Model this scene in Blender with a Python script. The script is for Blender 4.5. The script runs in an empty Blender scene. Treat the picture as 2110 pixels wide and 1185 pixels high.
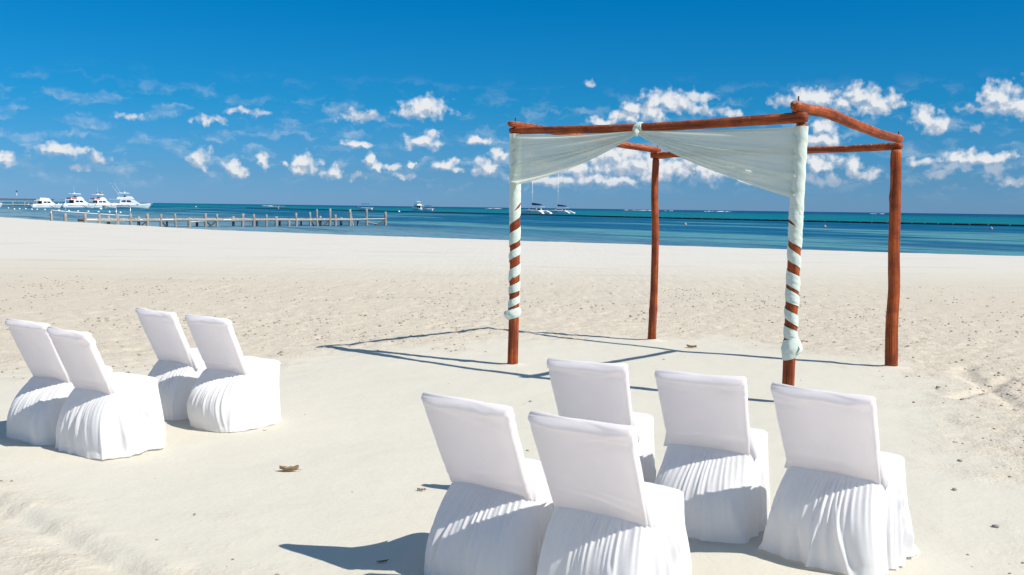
import bpy, math, random
import numpy as np
from mathutils import Vector, Matrix

scene = bpy.context.scene
COL = scene.collection
R = math.radians

# ------------------------------------------------------------------ camera
cam_data = bpy.data.cameras.new('camera')
cam_data.lens = 35.0
cam_data.sensor_width = 36.0
cam_data.clip_start = 0.05
cam_data.clip_end = 60000.0
cam = bpy.data.objects.new('camera', cam_data)
COL.objects.link(cam)
cam.matrix_world = (Matrix.Translation((0, 0, 1.6)) @ Matrix.Rotation(R(90 - 4.585), 4, 'X')
                    @ Matrix.Rotation(R(0.76), 4, 'Z'))
scene.camera = cam

# ------------------------------------------------------------------ light
SUN_EL, SUN_AZ = R(45.3), R(-27.3)                     # azimuth counted from +X
sun_vec = Vector((math.cos(SUN_EL) * math.cos(SUN_AZ), math.cos(SUN_EL) * math.sin(SUN_AZ), math.sin(SUN_EL)))
sun_data = bpy.data.lights.new('sun', 'SUN')
sun_data.energy = 5.0
sun_data.angle = R(0.5)
sun_data.color = (1.0, 0.955, 0.885)
sun = bpy.data.objects.new('sun', sun_data)
sun.rotation_euler = sun_vec.to_track_quat('Z', 'Y').to_euler()
sun.location = sun_vec * 50
COL.objects.link(sun)

scene.view_settings.view_transform = 'Standard'
scene.view_settings.look = 'None'
scene.view_settings.exposure = 0.17
scene.view_settings.gamma = 1.0
scene.view_settings.use_curve_mapping = False

# ------------------------------------------------------------------ node helper
class NT:
    def __init__(self, tree):
        self.t = tree
    def n(self, typ, ins=None, **kw):
        nd = self.t.nodes.new(typ)
        for k, v in kw.items():
            setattr(nd, k, v)
        if ins:
            for k, v in ins.items():
                s = nd.inputs[k]
                if isinstance(v, bpy.types.NodeSocket):
                    self.t.links.new(v, s)
                else:
                    s.default_value = v
        return nd
    def math(self, op, a, b=0.0, c=0.0, clamp=False):
        nd = self.t.nodes.new('ShaderNodeMath')
        nd.operation = op
        nd.use_clamp = clamp
        for i, v in enumerate((a, b, c)):
            if isinstance(v, bpy.types.NodeSocket):
                self.t.links.new(v, nd.inputs[i])
            else:
                nd.inputs[i].default_value = v
        return nd.outputs[0]
    def vmath(self, op, a, b=None, c=None):
        nd = self.t.nodes.new('ShaderNodeVectorMath')
        nd.operation = op
        for i, v in enumerate((a, b, c)):
            if v is None:
                continue
            if isinstance(v, bpy.types.NodeSocket):
                self.t.links.new(v, nd.inputs[i])
            else:
                nd.inputs[i].default_value = v
        return nd.outputs['Value'] if op in ('LENGTH', 'DOT_PRODUCT') else nd.outputs['Vector']
    def mapr(self, v, a, b, c, d, smooth=True):
        nd = self.n('ShaderNodeMapRange', {'Value': v, 'From Min': a, 'From Max': b, 'To Min': c, 'To Max': d})
        nd.interpolation_type = 'SMOOTHSTEP' if smooth else 'LINEAR'
        return nd.outputs['Result']
    def mix(self, f, a, b, blend='MIX'):
        nd = self.t.nodes.new('ShaderNodeMix')
        nd.data_type = 'RGBA'
        nd.blend_type = blend
        for s, v in ((nd.inputs[0], f), (nd.inputs[6], a), (nd.inputs[7], b)):
            if isinstance(v, bpy.types.NodeSocket):
                self.t.links.new(v, s)
            else:
                s.default_value = v if not isinstance(v, tuple) else (*v[:3], 1.0)
        return nd.outputs[2]
    def noise(self, vec, scale, detail=3.0, rough=0.5, dims='3D', dist=0.0):
        nd = self.n('ShaderNodeTexNoise', {'Vector': vec, 'Scale': scale, 'Detail': detail, 'Roughness': rough, 'Distortion': dist},
                    noise_dimensions=dims)
        return nd.outputs['Fac']
    def ramp(self, f, stops, interp='LINEAR'):
        nd = self.t.nodes.new('ShaderNodeValToRGB')
        nd.color_ramp.interpolation = interp
        el = nd.color_ramp.elements
        while len(el) < len(stops):
            el.new(0.5)
        for e, (p, c) in zip(el, stops):
            e.position = p
            e.color = (*c, 1.0)
        self.t.links.new(f, nd.inputs[0])
        return nd.outputs[0]

# ------------------------------------------------------------------ sky: Nishita air with fair-weather cumulus
# azimuth (from +Y), tangent of elevation, half width, half height, body
CLOUDS = [
    (-0.0889,0.0965,0.0284,0.0131,1.00), (-0.1032,0.0924,0.0120,0.0066,0.60), (-0.1483,0.0875,0.0284,0.0082,0.62), (-0.1578,0.0910,0.0120,0.0060,0.70), (-0.2615,0.0881,0.0273,0.0049,0.62),
    (-0.2950,0.0791,0.0197,0.0049,0.60), (-0.3671,0.0793,0.0186,0.0044,0.50), (-0.4379,0.0690,0.0098,0.0033,0.35), (-0.3974,0.0792,0.0087,0.0038,0.35), (-0.4157,0.0783,0.0087,0.0027,0.30),
    (-0.0897,0.0646,0.0218,0.0087,0.85), (-0.0816,0.0710,0.0131,0.0055,0.60), (-0.1554,0.0594,0.0208,0.0066,0.80), (-0.4272,0.0472,0.0251,0.0071,0.80), (-0.4083,0.0461,0.0164,0.0049,0.60),
    (-0.3907,0.0405,0.0153,0.0082,0.75), (-0.4106,0.0324,0.0142,0.0060,0.70), (-0.4186,0.0379,0.0109,0.0038,0.40), (-0.4706,0.0379,0.0120,0.0071,0.85), (-0.0358,0.0665,0.0164,0.0060,0.85),
    (-0.1882,0.0699,0.0098,0.0066,0.30), (-0.3030,0.0421,0.0104,0.0120,0.95), (-0.3008,0.0339,0.0060,0.0060,0.70), (-0.2719,0.0337,0.0131,0.0093,0.80), (-0.2643,0.0274,0.0098,0.0038,0.50),
    (-0.2460,0.0404,0.0071,0.0104,0.85), (-0.2055,0.0408,0.0164,0.0104,1.00), (-0.2116,0.0350,0.0131,0.0076,0.80), (-0.1976,0.0344,0.0109,0.0066,0.70), (-0.1789,0.0328,0.0120,0.0087,0.90),
    (-0.1426,0.0440,0.0071,0.0093,0.85), (-0.1378,0.0374,0.0120,0.0060,0.80), (-0.1207,0.0387,0.0120,0.0049,0.75), (-0.1025,0.0419,0.0060,0.0038,0.80), (-0.1101,0.0303,0.0175,0.0049,0.60),
    (-0.0669,0.0415,0.0153,0.0076,0.95), (-0.0548,0.0369,0.0109,0.0049,0.70), (-0.0282,0.0397,0.0142,0.0098,0.90), (-0.0138,0.0510,0.0142,0.0093,0.95), (-0.0354,0.0348,0.0098,0.0055,0.60),
    (-0.1530,0.0295,0.0087,0.0055,0.50), (-0.2254,0.0385,0.0066,0.0049,0.50), (-0.2301,0.0196,0.0131,0.0027,0.35), (-0.3522,0.0299,0.0186,0.0066,0.28), (-0.3478,0.0382,0.0082,0.0033,0.35),
    (-0.3443,0.0455,0.0066,0.0027,0.30), (-0.3176,0.0299,0.0087,0.0076,0.35), (-0.4409,0.0254,0.0109,0.0044,0.40), (-0.3329,0.0245,0.0098,0.0044,0.30), (-0.0813,0.0259,0.0120,0.0044,0.45),
    (-0.1719,0.0216,0.0164,0.0033,0.35), (-0.2114,0.0843,0.0655,0.0027,0.22), (-0.0338,0.1114,0.0120,0.0033,0.25), (-0.2090,0.0969,0.0109,0.0044,0.25), (-0.1765,0.1008,0.0131,0.0022,0.35),
    (-0.3343,0.0811,0.0131,0.0027,0.25), (0.0742,0.1239,0.0098,0.0049,0.55), (0.1642,0.1219,0.0131,0.0033,0.30), (-0.0098,0.1113,0.0120,0.0022,0.28), (0.1152,0.0999,0.0131,0.0109,0.95),
    (0.1116,0.0913,0.0218,0.0098,1.00), (0.1367,0.0952,0.0208,0.0120,0.90), (0.0893,0.0865,0.0197,0.0060,0.80), (0.1435,0.1065,0.0218,0.0131,1.00), (0.1624,0.1036,0.0251,0.0131,1.00),
    (0.1809,0.1101,0.0240,0.0060,0.50), (0.1859,0.0969,0.0197,0.0082,0.75), (0.2092,0.0949,0.0164,0.0066,0.75), (0.1947,0.1146,0.0218,0.0044,0.35), (0.2812,0.1088,0.0197,0.0109,0.90),
    (0.2945,0.1063,0.0229,0.0109,0.85), (0.2634,0.1055,0.0208,0.0087,0.75), (0.2363,0.1049,0.0186,0.0038,0.45), (0.3293,0.1097,0.0197,0.0153,1.00), (0.3446,0.1021,0.0262,0.0142,1.00),
    (0.3616,0.1004,0.0120,0.0087,0.70), (0.3166,0.1014,0.0164,0.0098,0.80), (0.3883,0.0887,0.0142,0.0131,1.00), (0.3969,0.0814,0.0186,0.0131,1.00), (0.4494,0.1043,0.0218,0.0175,1.00),
    (0.4627,0.0945,0.0208,0.0120,0.90), (0.4333,0.0954,0.0208,0.0066,0.60), (0.4302,0.0777,0.0109,0.0071,0.60), (0.4480,0.0760,0.0071,0.0049,0.35), (0.3000,0.0775,0.0142,0.0120,0.95),
    (0.2959,0.0693,0.0262,0.0098,0.85), (0.0875,0.0531,0.0410,0.0142,0.85), (0.1117,0.0461,0.0410,0.0170,0.85), (0.1356,0.0415,0.0375,0.0185,0.85), (0.1640,0.0441,0.0307,0.0156,0.85),
    (0.0661,0.0409,0.0273,0.0128,0.85), (0.1922,0.0386,0.0314,0.0142,0.85), (0.2246,0.0420,0.0246,0.0142,0.85), (0.0398,0.0276,0.0410,0.0099,0.85), (0.0929,0.0282,0.0478,0.0085,0.85),
    (0.1739,0.0228,0.0491,0.0076,0.40), (0.2923,0.0454,0.0226,0.0100,0.90), (0.3076,0.0500,0.0113,0.0075,0.70), (0.3039,0.0298,0.0264,0.0075,0.60), (0.3253,0.0445,0.0138,0.0113,0.85),
    (0.3386,0.0354,0.0214,0.0075,0.55), (0.3326,0.0249,0.0377,0.0063,0.40), (0.0755,0.0539,0.0273,0.0114,0.85), (0.0996,0.0522,0.0314,0.0128,0.85), (0.1213,0.0438,0.0341,0.0128,0.85),
    (0.1499,0.0383,0.0410,0.0114,0.85), (0.1779,0.0489,0.0273,0.0142,0.85), (0.2060,0.0452,0.0246,0.0114,0.85), (0.0299,0.0405,0.0273,0.0099,0.85), (0.0152,0.0523,0.0131,0.0066,0.60),
    (0.2387,0.0313,0.0273,0.0071,0.85), (0.2749,0.0329,0.0251,0.0075,0.60), (0.3888,0.0479,0.0214,0.0069,0.70), (0.4214,0.0503,0.0289,0.0082,0.85), (0.4433,0.0501,0.0276,0.0082,0.80),
    (0.4457,0.0406,0.0138,0.0138,0.75), (0.3997,0.0354,0.0163,0.0088,0.65), (0.4116,0.0420,0.0251,0.0075,0.50), (0.4619,0.0301,0.0226,0.0075,0.50), (0.4324,0.0275,0.0314,0.0057,0.45),
    (0.3835,0.0265,0.0251,0.0050,0.40),
]

world = bpy.data.worlds.new('World')
scene.world = world
world.use_nodes = True
try:
    world.cycles.sampling_method = 'MANUAL'
    world.cycles.sample_map_resolution = 512
except Exception:
    pass
wt = world.node_tree
wt.nodes.clear()
W = NT(wt)

tc = W.n('ShaderNodeTexCoord').outputs['Generated']
sx = W.n('ShaderNodeSeparateXYZ', {0: tc}).outputs
u = W.math('ARCTAN2', sx[0], sx[1])
hyp = W.math('SQRT', W.math('ADD', W.math('MULTIPLY', sx[0], sx[0]), W.math('MULTIPLY', sx[1], sx[1])))
v = W.math('DIVIDE', sx[2], W.math('MAXIMUM', hyp, 0.001))
P = W.n('ShaderNodeCombineXYZ', {0: u, 1: v}).outputs[0]

def blob_min(p, clouds):
    acc = None
    for (cu, cv, ru, rv, s) in clouds:
        q = W.vmath('MULTIPLY_ADD', p, (1 / ru, 1 / rv, 0), (-cu / ru, -cv / rv, 0))
        l = W.vmath('LENGTH', q)
        acc = l if acc is None else W.math('MINIMUM', acc, l)
    return acc

wn = W.n('ShaderNodeTexNoise', {'Vector': P, 'Scale': 60.0, 'Detail': 3.0, 'Roughness': 0.55}, noise_dimensions='2D')
P2 = W.vmath('ADD', P, W.vmath('MULTIPLY_ADD', wn.outputs['Color'], (0.022, 0.014, 0), (-0.011, -0.007, 0)))
BIG = [c for c in CLOUDS if c[4] >= 0.8]
MID = [c for c in CLOUDS if 0.5 <= c[4] < 0.8]
SUNWARD = (0.0030, 0.0052, 0)
def puff(vec):
    return W.math('MULTIPLY_ADD', W.noise(vec, 115.0, 3.5, 0.48, '2D'), 0.95, -0.50)
pf = puff(P)
nv = W.n('ShaderNodeTexVoronoi', {'Vector': P2, 'Scale': 120.0, 'Randomness': 1.0}, voronoi_dimensions='2D', feature='F1').outputs['Distance']
edge = W.math('ADD', pf, W.math('MULTIPLY_ADD', nv, -0.34, 0.13))
big = W.math('MULTIPLY_ADD', blob_min(P2, BIG), -0.85, 0.96)
mid = W.math('MULTIPLY_ADD', blob_min(P2, MID), -0.85, 0.80)
# free cumulus of the same sort round the rest of the horizon, and thin scraps everywhere
sp = W.n('ShaderNodeSeparateXYZ', {0: P2}).outputs
band = W.math('MULTIPLY', W.mapr(sp[1], 0.02, 0.05, 0.0, 1.0), W.mapr(sp[1], 0.12, 0.30, 1.0, 0.0))
wide = W.mapr(W.math('ABSOLUTE', sp[0]), 0.54, 0.66, 0.0, 1.0)
flat = W.vmath('MULTIPLY', P2, (1.0, 2.2, 0))
fld = W.noise(flat, 16.0, 2.0, 0.5, '2D')
field = W.math('MINIMUM', W.math('MULTIPLY_ADD', fld, 4.0, -2.25), 0.8)
field = W.math('ADD', W.math('MULTIPLY', W.math('ADD', field, 1.0), W.math('MULTIPLY', wide, band)), -1.0)
# and overhead, out of view: broken cloud added to brighten the ambient light
high = W.mapr(v, 0.26, 0.50, 0.0, 1.0)
plane = W.vmath('DIVIDE', tc, W.n('ShaderNodeCombineXYZ', {0: W.math('MAXIMUM', sx[2], 0.05), 1: W.math('MAXIMUM', sx[2], 0.05), 2: 1e6}).outputs[0])
over = W.math('MINIMUM', W.math('MULTIPLY_ADD', W.noise(plane, 1.3, 3.0, 0.5, '2D'), 4.0, -2.02), 0.8)
over = W.math('ADD', W.math('MULTIPLY', W.math('ADD', over, 1.0), high), -1.0)
field = W.math('MAXIMUM', field, over)
big = W.math('MAXIMUM', big, field)
scraps = W.noise(W.vmath('MULTIPLY', P2, (1.0, 3.0, 0)), 26.0, 3.0, 0.55, '2D')
scrap_a = W.math('MULTIPLY', W.mapr(scraps, 0.48, 0.80, 0.0, 0.30), W.math('MULTIPLY', W.mapr(v, 0.003, 0.03, 0.0, 1.0), W.mapr(v, 0.085, 0.135, 1.0, 0.0)))

# air: the photograph's deep tropical blue, paler towards the sea
sky = W.n('ShaderNodeTexSky', sky_type='NISHITA')
sky.sun_disc = False
sky.sun_elevation = SUN_EL
sky.sun_rotation = R(90) - SUN_AZ
sky.altitude = 0
sky.air_density = 1.0
sky.dust_density = 0.15
sky.ozone_density = 3.0
tint = W.ramp(W.math('MULTIPLY', v, 2.0, clamp=True),
              [(0.0, (0.200, 0.420, 0.94)), (0.06, (0.155, 0.390, 0.79)), (0.20, (0.045, 0.425, 0.745)), (0.42, (0.000, 0.450, 0.78)), (1.0, (0.18, 0.70, 0.98))])
air = W.mix(1.0, sky.outputs[0], tint, 'MULTIPLY')
lowfade = W.math('MULTIPLY', W.mapr(v, 0.002, 0.036, 0.20, 1.0), W.mapr(v, 0.0, 0.012, 0.0, 0.97))
a_big = W.mapr(W.math('ADD', big, edge), -0.02, 0.72, 0.0, 1.0)
a_mid = W.mapr(W.math('ADD', mid, edge), -0.05, 0.65, 0.0, 0.85)
alpha = W.math('MULTIPLY', W.math('MAXIMUM', W.math('MAXIMUM', a_big, a_mid), scrap_a), lowfade)
P3 = W.vmath('ADD', P2, SUNWARD)
big_sun = W.math('MULTIPLY_ADD', blob_min(P3, BIG), -0.85, 0.96)
slope = W.math('SUBTRACT', big, W.math('MAXIMUM', big_sun, field))
slope = W.math('ADD', slope, W.math('SUBTRACT', pf, puff(W.vmath('ADD', P, SUNWARD))))
lit = W.mapr(slope, -0.26, 0.22, 0.0, 1.0)
cloud_col = W.mix(lit, (0.47, 0.56, 0.69), (0.88, 0.90, 0.92))
bg1 = W.n('ShaderNodeBackground', {'Color': air, 'Strength': 0.107})
bg2 = W.n('ShaderNodeBackground', {'Color': cloud_col, 'Strength': 0.84})
sh = W.n('ShaderNodeMixShader', {0: alpha, 1: bg1.outputs[0], 2: bg2.outputs[0]})
wo = W.n('ShaderNodeOutputWorld', {'Surface': sh.outputs[0]})

# ------------------------------------------------------------------ mesh helpers
def tag(o, label=None, cat=None, group=None, kind=None):
    if label: o['label'] = label
    if cat: o['category'] = cat
    if group: o['group'] = group
    if kind: o['kind'] = kind
    return o

def empty(name, loc=(0, 0, 0), rz=0.0):
    o = bpy.data.objects.new(name, None)
    o.location = loc
    o.rotation_euler = (0, 0, rz)
    o.empty_display_size = 0.2
    COL.objects.link(o)
    return o

def mesh_obj(name, verts, faces, mat, parent=None, smooth=True):
    me = bpy.data.meshes.new(name)
    me.from_pydata([tuple(map(float, p)) for p in verts], [], faces)
    me.update()
    if smooth:
        me.polygons.foreach_set('use_smooth', [True] * len(me.polygons))
    me.materials.append(mat)
    o = bpy.data.objects.new(name, me)
    COL.objects.link(o)
    if parent is not None:
        o.parent = parent
    return o

class MB:
    def __init__(self):
        self.v, self.f = [], []
    def add(self, vs, fs):
        b = len(self.v)
        self.v += [tuple(p) for p in vs]
        self.f += [tuple(i + b for i in q) for q in fs]
        return self
    def box(self, c, s, M=None):
        vs = [Vector((c[0] + sx * s[0] / 2, c[1] + sy * s[1] / 2, c[2] + sz * s[2] / 2))
              for sz in (-1, 1) for sy in (-1, 1) for sx in (-1, 1)]
        if M is not None:
            vs = [M @ p for p in vs]
        return self.add(vs, [(0, 2, 3, 1), (4, 5, 7, 6), (0, 1, 5, 4), (2, 6, 7, 3), (0, 4, 6, 2), (1, 3, 7, 5)])
    def prism(self, prof, y0, y1, inset=0.0):
        """side profile [(x,z)..] extruded from y0 to y1; inset narrows the top"""
        zs = [p[1] for p in prof]
        z0, z1 = min(zs), max(zs)
        def yy(y, z):
            k = (z - z0) / max(z1 - z0, 1e-6) * inset
            return y - math.copysign(min(k, abs(y)), y) if y else y
        n = len(prof)
        vs = [(x, yy(y0, z), z) for x, z in prof] + [(x, yy(y1, z), z) for x, z in prof]
        fs = [tuple(range(n - 1, -1, -1)), tuple(range(n, 2 * n))] + [(i, (i + 1) % n, n + (i + 1) % n, n + i) for i in range(n)]
        return self.add(vs, fs)
    def rings(self, rings, close=True, cap0=True, cap1=True):
        n = len(rings[0])
        vs = [p for r in rings for p in r]
        fs = []
        for j in range(len(rings) - 1):
            for i in range(n if close else n - 1):
                a, b = j * n + i, j * n + (i + 1) % n
                fs.append((a, b, b + n, a + n))
        if cap0: fs.append(tuple(range(n - 1, -1, -1)))
        if cap1: fs.append(tuple((len(rings) - 1) * n + i for i in range(n)))
        return self.add(vs, fs)
    def tube(self, path, rad, n=8, cap=True, wob=0.0, rnd=None):
        path = [Vector(p) for p in path]
        rs = []
        up = Vector((0, 0, 1))
        for i, p in enumerate(path):
            t = (path[min(i + 1, len(path) - 1)] - path[max(i - 1, 0)]).normalized()
            a = t.cross(up if abs(t.z) < 0.9 else Vector((1, 0, 0))).normalized()
            b = a.cross(t).normalized()
            r = rad[i] if isinstance(rad, (list, tuple)) else rad
            ring = []
            for k in range(n):
                an = 2 * math.pi * k / n
                rr = r * (1 + (rnd.uniform(-wob, wob) if rnd else 0))
                ring.append(p + a * math.cos(an) * rr + b * math.sin(an) * rr)
            rs.append(ring)
        return self.rings(rs, True, cap, cap)
    def build(self, name, mat, parent=None, smooth=False):
        return mesh_obj(name, self.v, self.f, mat, parent, smooth)

def link_copy(o, parent=None):
    c = o.copy()
    COL.objects.link(c)
    c.parent = parent
    for ch in [k for k in bpy.data.objects if k.parent == o]:
        link_copy(ch, c)
    return c

# numpy gradient-free value noise
_rs = np.random.RandomState(7)
_TAB = _rs.rand(4096)
def vnoise(x, y, seed=0):
    xi, yi = np.floor(x).astype(np.int64), np.floor(y).astype(np.int64)
    fx, fy = x - xi, y - yi
    fx, fy = fx * fx * (3 - 2 * fx), fy * fy * (3 - 2 * fy)
    def h(i, j):
        return _TAB[((i * 73856093) ^ (j * 19349663) ^ (seed * 83492791)) & 4095]
    a, b, c, d = h(xi, yi), h(xi + 1, yi), h(xi, yi + 1), h(xi + 1, yi + 1)
    return (a * (1 - fx) + b * fx) * (1 - fy) + (c * (1 - fx) + d * fx) * fy
def fbm(x, y, oct=4, seed=0, gain=0.5):
    s, a, n = 0, 1.0, 0
    for o in range(oct):
        s = s + a * (vnoise(x * 2 ** o + 17.3 * o, y * 2 ** o - 9.1 * o, seed + o) - 0.5)
        n += a
        a *= gain
    return s / n
def sst(x, a, b):
    t = np.clip((x - a) / (b - a), 0, 1)
    return t * t * (3 - 2 * t)

# ------------------------------------------------------------------ materials
def new_mat(name):
    m = bpy.data.materials.new(name)
    m.use_nodes = True
    m.node_tree.nodes.clear()
    return m, NT(m.node_tree)

def simple(name, col, rough=0.5, spec=0.5, var=0.12, scale=6.0, metal=0.0, bump=0.0, bscale=40.0):
    m, N = new_mat(name)
    oc = N.n('ShaderNodeTexCoord').outputs['Object']
    f = N.noise(oc, scale, 4.0, 0.6)
    c = N.mix(f, tuple(k * (1 - var) for k in col), tuple(min(1, k * (1 + var)) for k in col))
    b = N.n('ShaderNodeBsdfPrincipled', {'Base Color': c, 'Roughness': rough, 'Specular IOR Level': spec, 'Metallic': metal})
    if bump:
        bp = N.n('ShaderNodeBump', {'Height': N.noise(oc, bscale, 4.0, 0.6), 'Strength': 0.6, 'Distance': bump})
        N.t.links.new(bp.outputs[0], b.inputs['Normal'])
    N.n('ShaderNodeOutputMaterial', {'Surface': b.outputs[0]})
    return m

# ------------------------------------------------------------------ the beach
SEA_Z = -0.6
CREST_X = np.array([-400, -200, -120, -80, -49.9, -30.3, -19.6, -9.4, 0.3, 10.9, 19.7, 30, 60, 120, 400.0])
CREST_Y = np.array([620, 330, 200, 137, 97.0, 72.7, 61.4, 54.3, 47.9, 42.3, 38.3, 34.5, 28, 20, 0.0])
SMOOTH_POLY = [(-5.57, 8.34), (-4.49, 8.66), (-3.43, 9.25), (-2.23, 9.79), (-1.9, 10.36), (-1.05, 11.01), (-0.25, 11.56), (1.73, 12.33),
               (2.58, 11.75), (3.4, 10.69), (3.97, 10.24), (4.2, 9.72), (3.84, 8.35), (3.35, 7.06), (3.01, 6.0), (2.91, 5.31), (2.72, 4.33),
               (2.4, 2.5), (0.0, 2.0), (-0.36, 2.94), (-1.19, 4.19), (-1.64, 4.58), (-2.12, 5.01), (-2.56, 5.43), (-3.09, 5.65), (-4.22, 5.86), (-6.5, 6.4)]
POSTS = {'FL': (0.015, 10.067), 'FR': (2.312, 8.203), 'R': (3.945, 10.237), 'B': (1.726, 12.142)}

def poly_sdf(x, y, poly):
    d = np.full(x.shape, 1e9)
    inside = np.zeros(x.shape, bool)
    n = len(poly)
    for i in range(n):
        ax, ay = poly[i]
        bx, by = poly[(i + 1) % n]
        ex, ey = bx - ax, by - ay
        t = np.clip(((x - ax) * ex + (y - ay) * ey) / (ex * ex + ey * ey), 0, 1)
        d = np.minimum(d, (x - ax - t * ex) ** 2 + (y - ay - t * ey) ** 2)
        c = ((ay > y) != (by > y)) & (x < (bx - ax) * (y - ay) / (by - ay + 1e-12) + ax)
        inside ^= c
    return np.where(inside, -1, 1) * np.sqrt(d)

def seg_d(x, y, pts):
    d = np.full(x.shape, 1e9)
    for (ax, ay), (bx, by) in zip(pts[:-1], pts[1:]):
        ex, ey = bx - ax, by - ay
        t = np.clip(((x - ax) * ex + (y - ay) * ey) / (ex * ex + ey * ey), 0, 1)
        d = np.minimum(d, np.hypot(x - ax - t * ex, y - ay - t * ey))
    return d

def sand_rough(x, y):
    s = poly_sdf(x, y, SMOOTH_POLY) + fbm(x * 1.1, y * 1.1, 4, 31) * 1.5
    r = sst(s + fbm(x * 5.0, y * 5.0, 3, 37) * 0.9, -0.6, 0.9)
    return r * (1 - 0.75 * sst(y, 17, 30))

def sand_height(x, y):
    yc = np.interp(x, CREST_X, CREST_Y)
    slope = np.interp(x, CREST_X[1:], np.diff(CREST_Y) / np.diff(CREST_X))
    s = (y - yc) / np.sqrt(1 + slope ** 2) + fbm(x * 0.12, y * 0.12, 3, 5) * 2.0
    z = np.where(s > 0, -np.minimum(0.09 * s * np.minimum(s / 3.0, 1.0), 3.0), 0.0)
    r = sand_rough(x, y)
    soft = fbm(x * 0.55, y * 0.55, 3, 11) * 0.030
    dim = fbm(x * 4.2, y * 4.2, 3, 3) * 0.028                                       # trodden dimples
    pock = np.clip(0.36 - vnoise(x * 6.5 + 3, y * 6.5, 77), 0, 1) * -0.045           # heel prints
    fine = fbm(x * 16, y * 16, 2, 19) * 0.016
    z = z + soft + r * (dim + pock + fine) + (1 - r) * (fbm(x * 7, y * 7, 2, 23) * 0.004 + fbm(x * 2.2, y * 2.2, 3, 29) * 0.010)
    for pts, w, h in (([(-3.2, 5.45), (-2.56, 4.99), (-2.22, 4.73), (-1.87, 4.41), (-1.63, 4.18), (-1.2, 3.7)], 0.05, -0.028),
                      ([(-3.1, 5.6), (-2.46, 5.12), (-2.12, 4.86), (-1.77, 4.54), (-1.5, 4.3)], 0.06, 0.014),
                      ([(4.8, 10.4), (4.56, 9.89), (4.39, 8.83), (4.27, 8.17), (4.5, 7.2)], 0.09, -0.035),
                      ([(4.9, 9.7), (4.5, 9.2), (3.9, 8.6)], 0.06, -0.03)):
        d = seg_d(x, y, pts) + fbm(x * 5, y * 5, 2, 41) * 0.06
        z = z + h * np.exp(-(d / w) ** 2)
    for px, py in POSTS.values():
        d = np.hypot(x - px, y - py)
        z = z + 0.022 * np.exp(-(d / 0.11) ** 2) * (0.6 + vnoise(x * 9, y * 9, 5))
    return z

def axis(lo, hi, step, far_lo, far_hi, grow):
    mid = np.arange(lo, hi + step / 2, step)
    out, s, p = [], step, hi
    while p < far_hi:
        s *= grow
        p += s
        out.append(p)
    neg, s, p = [], step, lo
    while p > far_lo:
        s *= grow
        p -= s
        neg.append(p)
    return np.array(neg[::-1] + list(mid) + out)

def build_beach(mat):
    xs = axis(-6.0, 6.0, 0.030, -420, 420, 1.035)
    ys = axis(3.0, 14.0, 0.030, -90, 640, 1.026)
    X, Y = np.meshgrid(xs, ys)
    x, y = X.ravel(), Y.ravel()
    z = sand_height(x, y)
    me = bpy.data.meshes.new('sand_beach')
    nx, ny = len(xs), len(ys)
    me.vertices.add(nx * ny)
    me.vertices.foreach_set('co', np.stack([x, y, z], 1).ravel())
    i = np.arange(nx - 1)[None, :] + nx * np.arange(ny - 1)[:, None]
    quads = np.stack([i, i + 1, i + 1 + nx, i + nx], -1).reshape(-1, 4)
    nq = len(quads)
    me.loops.add(nq * 4)
    me.loops.foreach_set('vertex_index', quads.ravel().astype(np.int32))
    me.polygons.add(nq)
    me.polygons.foreach_set('loop_start', np.arange(0, nq * 4, 4, dtype=np.int32))
    me.polygons.foreach_set('use_smooth', np.ones(nq, bool))
    me.update()
    at = me.attributes.new('loose', 'FLOAT', 'POINT')
    at.data.foreach_set('value', sand_rough(x, y).astype(np.float32))
    me.materials.append(mat)
    o = bpy.data.objects.new('sand_beach', me)
    COL.objects.link(o)
    return tag(o, 'pale coral sand beach, swept smooth round the gazebo and chairs and trodden beyond', None, kind='structure')

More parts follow.
